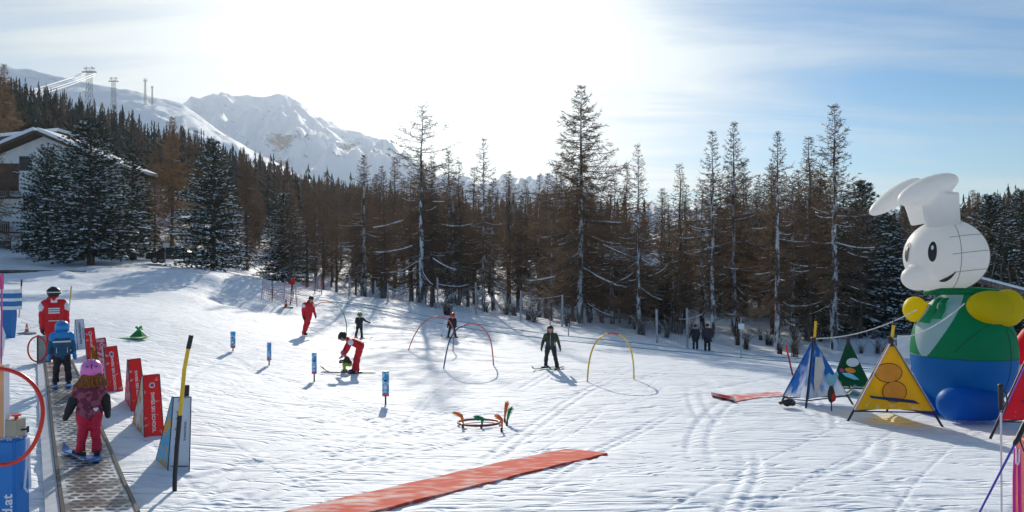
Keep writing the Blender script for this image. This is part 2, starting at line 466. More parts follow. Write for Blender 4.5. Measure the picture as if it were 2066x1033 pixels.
def mountain(name, label, sil, dr, d0, seed, amp):
    px = np.unique(np.concatenate([np.arange(-5000, -300, 90), np.arange(-300, 1500, 5), np.arange(1500, 7000, 110)]).astype(float))
    t = np.concatenate([np.linspace(0, 1, 90), np.linspace(1.04, 1.6, 8)])
    ys = np.interp(px, [a for a, _ in sil], [b for _, b in sil])
    ta = (HOR - ys) / F
    Pg, T = np.meshgrid(px, t, indexing='ij')
    tan = (Pg - CX) / F
    D = d0 + (dr - d0) * T
    X, Y = tan * D, D
    zr = (ta * dr)[:, None]
    up = np.where(T <= 1, np.clip(T, 0, 1) ** 1.35, 1 - (T - 1) * 1.3)
    Z = zr * up
    q = np.clip(np.sin(np.clip(T, 0, 1) * math.pi), 0, 1) ** .7
    rid = 1 - np.abs(2 * fbm(X / 300 + 3, Y / 520, 6, seed, .55) - 1)
    gul = 1 - np.abs(2 * fbm(X / 90 + 3, Y / 420, 5, seed + 5, .55) - 1)
    fin = 1 - np.abs(2 * fbm(X / 38 + 3, Y / 130, 4, seed + 15, .6) - 1)
    Z += q * amp * ((rid - .6) * 1.7 + (gul - .6) * 1.0 + (fin - .6) * .22) + (T > .93) * (T <= 1.01) * amp * .16 * (fbm(X / 24, Y / 90, 3, seed + 9) - .5)
    nr, na = X.shape
    v = np.stack([X.ravel(), Y.ravel(), Z.ravel()], 1)
    i = np.arange(nr - 1)[:, None] * na; j = np.arange(na - 1)[None, :]
    f = np.stack([(i + j).ravel(), (i + na + j).ravel(), (i + na + j + 1).ravel(), (i + j + 1).ravel()], 1)
    me = bpy.data.meshes.new(name); me.from_pydata(v.tolist(), [], f.tolist()); me.update()
    me.polygons.foreach_set('use_smooth', [True] * len(me.polygons))
    me.materials.append(M_MOUNT)
    return tag(link(name, me), label, kind='structure')
mountain('mountain', 'smooth snow covered mountain shoulder above the forest', [(-5000, 60), (-600, 60), (0, 131), (60, 141), (140, 158), (260, 182), (300, 194), (370, 209), (450, 270), (560, 330), (700, 405), (900, 450), (7000, 470)], 1500, 720, 4, 55)
mountain('mountain', 'rugged snowy mountain peak in the distance', [(-5000, 200), (300, 232), (370, 210), (385, 198), (402, 201), (430, 189), (450, 192), (470, 200), (500, 194), (528, 200), (548, 193), (568, 190), (590, 204), (615, 212), (640, 234), (665, 243), (700, 261), (735, 270), (770, 285), (800, 303), (850, 345), (900, 375), (980, 400), (1040, 378), (1090, 371), (1120, 382), (1160, 408), (1240, 440), (1400, 470), (7000, 480)], 2600, 1150, 40, 120)

# even, closed box of thin mountain air round camera and scene
def haze():
    g = G(); x0, x1, y0, y1, z0, z1 = -6500, 12500, -1600, 4300, -60, 760
    g.box(((x0 + x1) / 2, (y0 + y1) / 2, (z0 + z1) / 2), (x1 - x0, y1 - y0, z1 - z0))
    m = bpy.data.materials.new('thin_air'); m.use_nodes = True
    n, l = m.node_tree.nodes, m.node_tree.links; n.clear()
    v = n.new('ShaderNodeVolumePrincipled'); v.inputs['Color'].default_value = (.86, .93, 1, 1)
    v.inputs['Density'].default_value = HAZE; v.inputs['Anisotropy'].default_value = .5
    o = n.new('ShaderNodeOutputMaterial'); l.new(v.outputs[0], o.inputs['Volume'])
    tag(g.obj('haze', m), 'thin bluish winter haze over the valley', kind='stuff')
HAZE = .00010
haze()
# ---------------------------------------------------------------- trees
M_BARK = two_tone('larch_bark', (.10, .066, .05), (.19, .16, .14), 6, .45, .6, .9, (1, 1, .3), .5)
M_BARKSNOW = two_tone('snow_plastered_bark', (.11, .08, .065), (.70, .74, .80), 3.2, .46, .54, .9, (1, 1, .35), .5)
M_TWIG = mat('bare_larch_twigs', (.155, .106, .070), .9, .35, .6, trans=.35)
M_TWIGGOLD = mat('golden_larch_twigs', (.27, .165, .085), .9, .25, .6, trans=.25)
M_TWIGRUST = mat('rusty_larch_twigs', (.175, .112, .074), .9, .25, .6, trans=.2)
M_NEEDLE = mat('dark_pine_needles', (.035, .058, .040), .8, .35, 1.2, trans=.12)
M_NEEDLE2 = mat('olive_pine_needles', (.062, .085, .045), .8, .35, 1.2, trans=.15)

def larch(seed, H=16.0, W=3.4, bare_base=.16, snow=.35, dens=1.0, droop=.0, trunk_r=.22, gaps=0.0, trunk_snow=False, narrow=.85):
    """trunk, crown and snow meshes of a leafless larch of height H"""
    rng = random.Random(seed)
    tr, cr, sn = G(), G(), G()
    bend = [rng.uniform(-.012, .012) * H for _ in range(2)]
    def axis(z):
        t = z / H
        return Vector((bend[0] * math.sin(t * 3.1) + .05 * math.sin(z * 1.3 + seed), bend[1] * math.sin(t * 2.6), z))
    zs = [-.6] + [H * i / 18 for i in range(19)]
    tr.tube([axis(z) for z in zs], [trunk_r * 1.25] + [max(.012, trunk_r * (1 - (i / 18)) ** .85) for i in range(19)], 8)
    nb = int(H / .085 * dens)
    for b in range(nb):
        t = bare_base + (1 - bare_base) * ((b + rng.random()) / nb)
        t = min(t, .985); z = t * H
        if gaps and rng.random() < gaps: continue
        u = 1 - t
        L = W * (min(1, u * 1.75) ** (narrow + .15)) * rng.uniform(.40, 1.10) + .22
        if t < .35: L *= rng.choice((.35, .6, .9, 1.1))
        az = b * 2.399 + rng.uniform(-.5, .5)
        dirh = Vector((math.cos(az), math.sin(az), 0))
        el = R(-22 + 52 * t ** 1.5 + rng.uniform(-12, 12)) - droop
        n = 6; p = axis(z); pts = [p.copy()]; a = el; yaw = az
        for i in range(n):
            a += R(rng.uniform(0, 13)) if i > 1 else R(rng.uniform(-9, 2))
            yaw += rng.uniform(-.18, .18)
            p = p + Vector((math.cos(yaw) * math.cos(a), math.sin(yaw) * math.cos(a), math.sin(a))) * (L / n)
            pts.append(p.copy())
        r0 = .010 + .010 * L * (1 if t < .5 else .8)
        cr.tube(pts, [r0 * (1 - .82 * i / n) for i in range(n + 1)], 3, 0, False)
        # twigs
        nt = int(L * 9 * dens) + 3
        for k in range(nt):
            s = .18 + .82 * rng.random(); q = s * n; i = min(int(q), n - 1)
            o = pts[i].lerp(pts[i + 1], q - i)
            side = rng.choice((-1, 1)); ya = yaw + side * rng.uniform(.5, 1.3)
            l = (.28 + .30 * L * (1 - s * .6)) * rng.uniform(.4, 1.0); l = min(l, 1.1)
            e = a * .4 + rng.uniform(-.85, .75) - droop
            d = Vector((math.cos(ya) * math.cos(e), math.sin(ya) * math.cos(e), math.sin(e)))
            up = Vector((0, 0, 1)) if rng.random() < .5 else d.cross(Vector((0, 0, 1))).normalized()
            w = .019
            e1 = o + d * l * .55 + Vector((0, 0, -.04 * l)); e2 = o + d * l + Vector((0, 0, .10 * l))
            cr.add([o - up * w, o + up * w, e1 + up * w * .8, e1 - up * w * .8, e2], [(0, 1, 2, 3), (3, 2, 4)])
            for s2 in (-1, 1):
                y3 = ya + s2 * rng.uniform(.5, 1.1); l3 = l * rng.uniform(.3, .6)
                d3 = Vector((math.cos(y3), math.sin(y3), rng.uniform(-.7, .3))) * l3
                m3 = o.lerp(e1, rng.uniform(.4, 1))
                cr.add([m3 - up * .014, m3 + up * .014, m3 + d3], [(0, 1, 2)])
        # snow lying along the branch
        if rng.random() < snow * (1.0 - t) * .9:
            wv = Vector((-math.sin(yaw), math.cos(yaw), 0))
            i0 = rng.randint(0, 2); i1 = rng.randint(4, n)
            vs = []; fs = []
            for i in range(i0, i1 + 1):
                ww = (.017 + .006 * L) * (1.1 - .6 * i / n) * rng.uniform(.6, 1.2); hh = ww * .9
                vs += [pts[i] - wv * ww + Vector((0, 0, .0)), pts[i] + Vector((0, 0, hh + r0)), pts[i] + wv * ww]
            for i in range(i1 - i0):
                k0 = i * 3
                fs += [(k0, k0 + 1, k0 + 4, k0 + 3), (k0 + 1, k0 + 2, k0 + 5, k0 + 4)]
            sn.add(vs, fs)
    return tr, cr, sn

def spruce(seed, H=11.0, W=2.9, snow=.6, nm=None, shape=.75, base=.06, rough=1.0, low=.35):
    """snow-laden evergreen: trunk, needle crown built of tufts, snow pads lying on the tufts"""
    rng = random.Random(seed)
    tr, cr, sn = G(), G(), G()
    tr.tube([(0, 0, -.5), (0, 0, H * .3), (.03, 0, H * .7), (0, 0, H * .97)], [.26, .2, .1, .02], 8)
    z = H * base; whorl = 0
    lob = [rng.uniform(.82, 1.15) for _ in range(9)]
    while z < H * .99:
        t = z / H; u = 1 - t
        prof = W * (u ** shape) * min(1, (low + t * 4.2))
        nb = max(4, int(5 + prof * 3.4))
        a0 = rng.random() * 6.28
        for b in range(nb):
            az = a0 + 2 * math.pi * b / nb + rng.uniform(-.25, .25)
            L = prof * rng.uniform(.72, 1.12) * lob[int(az / 6.2832 * 9) % 9] * (1 + (rng.random() < .08) * .2) + .12
            zb = z + rng.uniform(-.16, .16)
            el = R(-14 + 50 * t ** 2 + rng.uniform(-8, 8))
            d = Vector((math.cos(az) * math.cos(el), math.sin(az) * math.cos(el), math.sin(el)))
            tip = Vector((0, 0, zb)) + d * L + Vector((0, 0, .12 * L))
            o = Vector((0, 0, zb))
            mid = o.lerp(tip, .5) - Vector((0, 0, .06 * L))
            cr.tube([o, mid, tip], [.03, .02, .008], 3, 0, False)
            s = 1.0
            while s > .22:
                c = o.lerp(tip, s) if s > .5 else o.lerp(mid, s * 2)
                c = c + Vector((-math.sin(az), math.cos(az), 0)) * rng.uniform(-.22, .22) * (1.2 - s) * L * .5
                nl = 13 if s > .6 else 8
                sz = rng.uniform(.20, .34) * (.75 + .25 * u) * rough
                for k in range(nl):
                    v = Vector((rng.gauss(0, 1), rng.gauss(0, 1), rng.gauss(.12, .55))) + d * 1.1
                    v.normalize(); w = v.cross(Vector((rng.random() - .5, rng.random() - .5, rng.random() - .5))).normalized() * rng.uniform(.03, .05)
                    bs = c + v * .02
                    cr.add([bs - w, bs + w, bs + v * sz * rng.uniform(.7, 1.3)], [(0, 1, 2)])
                if rng.random() < snow * (.35 + .65 * s) and s > .35:
                    # lumpy little pad
                    big = 1.7 if rng.random() < .25 else .9; rx = sz * rng.uniform(.45, .85) * big; ry = sz * rng.uniform(.35, .6) * big; hz = sz * rng.uniform(.16, .34)
                    cz = c + Vector((0, 0, sz * .18)); n = 7
                    ring = []
                    for k in range(n):
                        q = 2 * math.pi * k / n; rr = rng.uniform(.7, 1.2)
                        lx, ly = math.cos(q) * rx * rr, math.sin(q) * ry * rr
                        ring.append(cz + Vector((lx * math.cos(az) - ly * math.sin(az), lx * math.sin(az) + ly * math.cos(az), lx * math.sin(el) * .7 - hz * .35)))
                    ins = [cz + (p - cz) * .6 + Vector((0, 0, hz * .7)) for p in ring]
                    top = cz + Vector((rng.uniform(-.02, .02), 0, hz))
                    sn.add(ring + ins + [top], [(k, (k + 1) % n, n + (k + 1) % n, n + k) for k in range(n)] + [(n + k, n + (k + 1) % n, 2 * n) for k in range(n)])
                s -= rng.uniform(.30, .42) / max(L, .5)
        z += rng.uniform(.26, .38) * (.65 + .35 * u)
        whorl += 1
    return tr, cr, sn

def tree_meshes(gen, mats, nm):
    tr, cr, sn = gen
    cr.add(sn.v, sn.f, 1)
    return (tr.mesh(nm + '_trunk', mats[0], True), cr.mesh(nm + '_crown', [mats[1], mats[2]]))
def remat(ms, crown_mat):
    c = ms[1].copy(); c.materials[0] = crown_mat
    return (ms[0], c)
def plant(name, ms, loc, h, Hm, label, cat, group, rz=0.0, wide=1.0, lean=0.0):
    r = bpy.data.objects.new(name, None); COL.objects.link(r)
    s = h / Hm
    r.location = loc; r.rotation_euler = (lean, 0, rz); r.scale = (s * wide, s * wide, s)
    tag(r, label, cat, group)
    for nm, me in zip(('trunk', 'crown'), ms):
        if me is not None:
            o = bpy.data.objects.new(nm, me); COL.objects.link(o); o.parent = r
    return r

LA = [tree_meshes(larch(11, snow=.35, W=3.0), (M_BARKSNOW, M_TWIG, M_SNOWCAP), 'larch_a'),
      tree_meshes(larch(12, snow=.25, W=2.5, narrow=.9), (M_BARK, M_TWIG, M_SNOWCAP), 'larch_b'),
      tree_meshes(larch(13, snow=.35, W=3.4, gaps=.12), (M_BARKSNOW, M_TWIG, M_SNOWCAP), 'larch_c'),
      tree_meshes(larch(14, snow=.25, W=2.1, dens=1.1, narrow=.85), (M_BARK, M_TWIG, M_SNOWCAP), 'larch_d')]
BIG1 = tree_meshes(larch(31, H=17, W=4.9, snow=.4, dens=1.3, narrow=.8, bare_base=.1, trunk_r=.27), (M_BARKSNOW, M_TWIG, M_SNOWCAP), 'tall_larch')
BIG2 = tree_meshes(larch(32, H=17, W=5.0, snow=.6, dens=.85, gaps=.3, bare_base=.1, narrow=.45, trunk_r=.25), (M_BARKSNOW, M_TWIG, M_SNOWCAP), 'sparse_larch')
BIG3 = tree_meshes(larch(35, H=17, W=3.5, snow=.4, dens=1.1, narrow=.8, bare_base=.12, trunk_r=.26), (M_BARKSNOW, M_TWIG, M_SNOWCAP), 'tall_larch_b')
GOLD = [remat(tree_meshes(larch(51, snow=.05, W=3.2, dens=1.5, narrow=.8, bare_base=.08, droop=.12), (M_BARK, M_TWIG, M_SNOWCAP), 'gold_larch'), M_TWIGGOLD)]
GOLD.append(remat(GOLD[0], M_TWIGRUST))
LR = [remat(LA[1], M_TWIGRUST), remat(LA[3], M_TWIGRUST)]
SP = [tree_meshes(spruce(71, H=11, W=3.4, snow=.7, low=.6, shape=.62), (M_BARK, M_NEEDLE, M_SNOWCAP), 'pine_a'),
      tree_meshes(spruce(72, H=11, W=3.6, snow=.45, shape=.5, low=.4, base=.08), (M_BARK, M_NEEDLE, M_SNOWCAP), 'pine_b'),
      tree_meshes(spruce(73, H=11, W=2.2, snow=.35, shape=.8), (M_BARK, M_NEEDLE2, M_SNOWCAP), 'pine_c')]

def tree_px(name, ms, Hm, px, pyb, pyt, d, label, cat, group, rz=0, wide=1.0, zg=True):
    """a tree standing at column px, distance d, whose tip reaches row pyt"""
    x = (px - CX) / F * d
    z = gz(x, d) - .05
    top = (HOR - pyt) / F * d
    return plant(name, ms, (x, d, z), top - z, Hm, label, cat, group, rz, wide)

# the trees one can point at ------------------------------------------------
gP = 'snow covered evergreens by the chalet'
tree_px('stone_pine', SP[1], 11, 183, 530, 248, 56, 'broad dark evergreen with thick trunk in front of the white chalet wall', 'pine tree', gP, .4, 1.12)
tree_px('bare_larch', LA[2], 16, -8, 520, 250, 55, 'thin snowy larch before the chalet balconies at the left edge', 'larch tree', 'golden larches on the left', .3, .8)
tree_px('stone_pine', SP[1], 11, 96, 528, 300, 60, 'smaller snowy evergreen left of the broad one before the chalet', 'pine tree', gP, 2.2, .82)
tree_px('stone_pine', SP[2], 11, 268, 525, 298, 66, 'dark narrow evergreen at the right corner of the chalet', 'pine tree', gP, 1.2, 1.35)
tree_px('stone_pine', SP[0], 11, 430, 552, 288, 56, 'full conical evergreen loaded with snow at the piste crest', 'pine tree', gP, .9, 1.0)
tree_px('stone_pine', SP[0], 11, 572, 572, 393, 61, 'shorter snowy evergreen beside the red safety net', 'pine tree', gP, 3.3, 1.12)
tree_px('bare_larch', GOLD[0], 16, 8, 520, 128, 92, 'golden leafless larch rising behind the roofs at the left edge', 'larch tree', 'golden larches on the left', .3, .85)
tree_px('bare_larch', GOLD[0], 16, 348, 520, 235, 74, 'golden brown larch between the two big evergreens', 'larch tree', 'golden larches on the left', 1.3, .95)
tree_px('bare_larch', GOLD[1], 16, 312, 520, 290, 82, 'rusty larch half hidden by the dark narrow evergreen', 'larch tree', 'golden larches on the left', 2.6, .9)
tree_px('bare_larch', GOLD[1], 16, 498, 540, 310, 76, 'rusty larch right of the full conical evergreen', 'larch tree', 'golden larches on the left', .1, .9)
tree_px('bare_larch', GOLD[1], 16, 395, 540, 262, 90, 'rusty larch whose tip shows above the conical evergreen', 'larch tree', 'golden larches on the left', 4.1, .9)
gB = 'tall bare larches behind the piste fence'
tree_px('bare_larch', BIG2, 17, 852, 612, 212, 57, 'tall sparse larch with snow plastered trunk standing on the fence line', 'larch tree', gB, .6, 1.0)
tree_px('bare_larch', BIG1, 17, 1170, 655, 172, 55, 'tallest larch with wide upswept branches and snowy trunk', 'larch tree', gB, 1.1, 1.0)
tree_px('bare_larch', LA[2], 16, 1288, 668, 290, 50, 'crooked larch with whitish trunk right of the tallest larch', 'larch tree', gB, 2.0, .75)
tree_px('bare_larch', LA[0], 16, 1438, 690, 262, 50, 'larch directly behind the two walkers in dark clothes', 'larch tree', gB, .2, .9)
tree_px('bare_larch', BIG3, 17, 1482, 690, 245, 60, 'larch with rounded top right of the one behind the walkers', 'larch tree', gB, .9, .85)
tree_px('bare_larch', LA[0], 16, 1568, 690, 264, 48, 'snow streaked larch left of the blue tripod tent', 'larch tree', gB, 4.4, .95)
tree_px('bare_larch', BIG3, 17, 1682, 700, 210, 50, 'dense tall larch rising above the green tripod tent', 'larch tree', gB, 3.5, 1.0)
tree_px('bare_larch', LA[3], 16, 1630, 700, 275, 56, 'slim larch just left of the dense tall one', 'larch tree', gB, 3.5, 1.15)
tree_px('bare_larch', LA[1], 16, 1372, 690, 330, 56, 'low larch between the crooked larch and the walkers', 'larch tree', gB, 2.8, 1.1)
tree_px('bare_larch', LA[2], 16, 975, 640, 278, 60, 'bushy larch midway between sparse and tallest larch', 'larch tree', gB, 5.1, .8)
tree_px('bare_larch', LA[0], 16, 735, 610, 312, 63, 'wide low branched larch left of the sparse one', 'larch tree', gB, 1.9, 1.25)

# rows of the wood behind
random.seed(5)
def prof(px):      # row of the tree tops of the wood
    return np.interp(px, [560, 640, 700, 780, 860, 950, 1000, 1080, 1150, 1230, 1330, 1370, 1420, 1500, 1560, 1620, 1740, 1790, 1850, 1950, 2066, 2400],
                     [350, 355, 350, 320, 315, 310, 350, 335, 360, 350, 380, 400, 350, 345, 330, 320, 360, 385, 395, 405, 405, 400])
k = 0; spots = []
while k < 215:
    d = random.uniform(58, 125) ; px = random.uniform(560, 2330)
    d = 57 + 66 * random.random() ** 1.1
    x = (px - CX) / F * d
    if any((x - a) ** 2 + (d - b) ** 2 < 3.4 for a, b in spots): continue
    if 1215 < px < 1362 and 74 < d < 87: continue
    if 780 < px < 830 and d < 70: continue
    spots.append((x, d)); k += 1
    near = d < 75
    far = d > 95
    pt = prof(px) + random.uniform(-25, 95) + (18 if near else 0)
    right = px > 1720
    c = random.random()
    if right and c < .6:
        ms, Hm, lab, cat = SP[2] if c < .35 else SP[0], 11, 'snow dusted evergreen in the dark wood behind the inflatable rabbit', 'pine tree'
        grp = 'evergreens in the wood on the right'; w = 1.05
    elif px > 1300 and c < .12:
        ms, Hm, lab, cat = SP[2], 11, 'dark narrow evergreen among the bare larches of the wood', 'pine tree'
        grp = 'evergreens in the larch wood'; w = 1.0
    else:
        ms, Hm = random.choice(LA + (([LR[0], LR[1]] * 2 if px < 900 else []))), 16
        cat = 'larch tree'; grp = 'bare larches of the wood behind the fence'; w = random.uniform(1.05, 1.5)
        lab = 'bare brown larch in the crowded wood behind the fence'
    r = tree_px('stone_pine' if cat == 'pine tree' else 'bare_larch', ms, Hm, px, 0, pt, d, lab, cat, grp, random.random() * 6.28, w)
# left part behind house and on the lower slope
for i in range(46):
    d = random.uniform(92, 150); px = random.uniform(-150, 760)
    pt = np.interp(px, [-150, 100, 250, 450, 600, 760], [330, 330, 345, 345, 385, 370]) + random.uniform(-25, 40)
    tree_px('bare_larch', random.choice([LR[0], LR[1], GOLD[1]]), 16, px, 0, pt, d, 'rusty brown larch on the lower hillside behind the evergreens', 'larch tree', 'larches on the lower hillside', random.random() * 6, random.uniform(.9, 1.3))

# the hillside forest: a far mass of thousands of trees
def forest():
    rng = np.random.RandomState(3)
    mats = [mat('far_brown_crowns', (.14, .098, .07), .9, .35, .02), mat('far_rusty_crowns', (.19, .115, .07), .9, .3, .02), mat('far_green_crowns', (.050, .066, .052), .9, .3, .02), mat('far_dark_crowns', (.065, .060, .055), .9, .3, .02)]
    V, Fc, Mi = [], [], []; off = 0; cnt = 0
    while cnt < 13500:
        px = rng.uniform(-300, 900) if rng.rand() < .62 else rng.uniform(-700, 2600)
        Dm = np.interp(px, [a for a, _ in HD], [b for _, b in HD])
        d = 118 + (Dm * 1.01 - 118) * rng.rand() ** (.62 if px < 900 else 1.1)
        x = (px - CX) / F * d
        g = vnoise(np.array([x / 45.]), np.array([d / 90.]), 4)[0]
        g2 = vnoise(np.array([x / 60. + 9]), np.array([d / 130.]), 8)[0]
        if g < (.08 if px < 700 else .47) and d > (200 if px < 700 else 0): continue
        z = gz(x, d); h = rng.uniform(8, 14.5) * (1 - .58 * float(sm(130, Dm * .8, d)) * (px < 1000)); w = h * rng.uniform(.15, .24)
        pg = .35 + .45 * sm(-200, 300, 500 - px) * 1
        pg = float(np.clip((460 - px) / 700 + .32 + .25 * (g2 - .5), .08, .75))
        m = (2 if rng.rand() < .55 else 3) if rng.rand() < pg else (1 if rng.rand() < .55 else 0)
        n = 20 if d > 300 else (34 if m in (2, 3) else 80)
        a = rng.rand(n) * 6.283; t = np.sort(rng.rand(n)) ** .9
        rad = w * (1 - t) ** .75 * (.6 + .7 * rng.rand(n)) + .12
        zz = z + h * (.08 + .92 * t)
        n_ = 0; wd = ((.9 if m in (2, 3) else .6) * (.35 + w * .22) * (1.15 - t)) if (m in (2, 3) or d > 300) else (.16 + .1 * (1 - t))
        ca, sa = np.cos(a), np.sin(a)
        tip = np.stack([x + ca * rad, d + sa * rad, zz - h * .06], 1)
        p0 = np.stack([x - sa * wd * .5, d + ca * wd * .5, zz + h * .035], 1); p1 = np.stack([x + sa * wd * .5, d - ca * wd * .5, zz + h * .02], 1)
        lo = np.stack([x + ca * rad * .45 - sa * wd, d + sa * rad * .45 + ca * wd, zz - h * .03], 1)
        vv = np.stack([tip, p0, p1, lo], 1).reshape(-1, 3)
        top = np.array([[x - .12, d, z + h * .7], [x + .12, d, z + h * .7], [x, d, z + h * 1.03], [x - .15, d, z], [x + .15, d, z]])
        V.append(vv); V.append(top)
        for q in range(n): Fc.append((off + 4 * q, off + 4 * q + 1, off + 4 * q + 2)); Fc.append((off + 4 * q, off + 4 * q + 3, off + 4 * q + 1))
        o2 = off + 4 * n
        Fc.append((o2, o2 + 1, o2 + 2)); Fc.append((o2 + 3, o2 + 4, o2 + 1, o2))
        Mi += [m] * (2 * n + 2); off += 4 * n + 5; cnt += 1
    me = bpy.data.meshes.new('hillside_forest'); me.from_pydata(np.concatenate(V).tolist(), [], Fc)
    for q in mats: me.materials.append(q)
    me.polygons.foreach_set('material_index', Mi); me.update()
    tag(link('hillside_forest', me), 'far mixed forest of brown larches and dark evergreens covering the hillside', kind='stuff')
forest()

# undergrowth between the trunks: bushy bare saplings and snow-bent shrubs
def shrub_mesh(seed):
    rng = random.Random(seed); g = G(); s = G()
    for i in range(16):
        a = rng.random() * 6.28; l = rng.uniform(.8, 2.1); lean = rng.uniform(.1, .9)
        p = Vector((rng.uniform(-.2, .2), rng.uniform(-.2, .2), -.1)); pts = [p.copy()]
        for k in range(5):
            e = math.pi / 2 - lean * (k / 4) * 1.4
            p = p + Vector((math.cos(a) * math.cos(e), math.sin(a) * math.cos(e), math.sin(e))) * l / 5; pts.append(p.copy())
        g.tube(pts, [.03, .025, .02, .014, .01, .004], 4, 0, False)
        for k in range(34):
            q = rng.random() * 4.9; j = int(q); o = pts[j].lerp(pts[j + 1], q - j)
            d = Vector((rng.gauss(0, 1), rng.gauss(0, 1), rng.gauss(.3, .6))).normalized() * rng.uniform(.2, .6)
            g.add([o - Vector((.014, 0, 0)), o + Vector((.014, 0, 0)), o + d], [(0, 1, 2)])
        if rng.random() < .4:
            vs = []
            for p in pts[1:]: vs += [p + Vector((-.018, -.018, 0)), p + Vector((0, 0, .045)), p + Vector((.018, .018, 0))]
            s.add(vs, [(3 * i, 3 * i + 1, 3 * i + 4, 3 * i + 3) for i in range(4)] + [(3 * i + 1, 3 * i + 2, 3 * i + 5, 3 * i + 4) for i in range(4)])
    g.add(s.v, s.f, 1)
    return g.mesh('shrub_stems', [M_TWIG, M_SNOWCAP])
SH = [shrub_mesh(5), shrub_mesh(6), shrub_mesh(7)]
for i in range(60):
    px = random.uniform(850, 2150); d = random.uniform(47, 62) if px < 1300 else random.uniform(42, 58)
    x = (px - CX) / F * d; a = random.choice(SH)
    r = bpy.data.objects.new('leafless_shrub', None); COL.objects.link(r)
    r.location = (x, d, gz(x, d)); r.rotation_euler = (0, 0, random.random() * 6); r.scale = [random.uniform(.5, 1.0)] * 3
    tag(r, 'low leafless shrub bent under snow at the foot of the wood', 'shrub', 'leafless shrubs along the edge of the wood')
    o = bpy.data.objects.new('stems', a); COL.objects.link(o); o.parent = r

# fallen snowy trunk behind the inflatable figure
def fallen():
    a, b = at(1975, 566, 38), at(2062, 590, 38); t = thing('fallen_trunk', 'leaning snow covered trunk behind the shoulder of the inflatable rabbit', 'tree trunk', a)
    L_ = local(t); g = G(); g.tube([L_(a + (a - b) * .6), L_(a), L_(b), L_(b + (b - a) * .8)], [.12, .15, .18, .2], 8); g.obj('trunk', M_BARK, t)
    g = G(); g.tube([L_(a + (a - b) * .3) + Vector((0, 0, .12)), L_(a) + Vector((0, 0, .14)), L_(b) + Vector((0, 0, .16)), L_(b + (b - a) * .6) + Vector((0, 0, .18))], [.09, .12, .13, .1], 8); g.obj('lying_snow', M_SNOWCAP, t)
    g = G()
    for i in range(5):
        o = L_(a.lerp(b, i / 4)); g.tube([o, o + Vector((.5 - .2 * i, .1, .8 + .1 * i)), o + Vector((.9 - .3 * i, .2, 1.7))], [.05, .03, .01], 5)
    g.obj('branches', M_BARK, t)
fallen()
# ---------------------------------------------------------------- chalet, forest house, car, sign, cable car line, fences
M_WALLW = mat('white_render', (.78, .77, .74), .85, .1, 1.5, .2, 30)
M_WALLB = mat('beige_render', (.30, .25, .19), .85, .15, 1.5, .2, 30)
M_WOOD = mat('dark_brown_timber', (.10, .055, .035), .7, .3, 5, .3, 30)
M_GLASSD = mat('dark_window_glass', (.02, .025, .03), .08, .05)
def prism_roof(name, a, b, thick, mat_, parent, y0, y1, up=0.0):
    """slab following the line a-b (x,z) between depths y0 and y1"""
    g = G(); (x0, z0), (x1, z1) = a, b
    n = Vector((-(z1 - z0), 0, x1 - x0)).normalized()
    if n.z < 0: n = -n
    p = [Vector((x0, 0, z0)) + n * up, Vector((x1, 0, z1)) + n * up, Vector((x1, 0, z1)) + n * (up + thick), Vector((x0, 0, z0)) + n * (up + thick)]
    vs = [(q.x, y0, q.z) for q in p] + [(q.x, y1, q.z) for q in p]
    g.add(vs, [(0, 1, 2, 3), (7, 6, 5, 4), (0, 4, 5, 1), (1, 5, 6, 2), (2, 6, 7, 3), (3, 7, 4, 0)])
    return g.obj(name, mat_, parent)
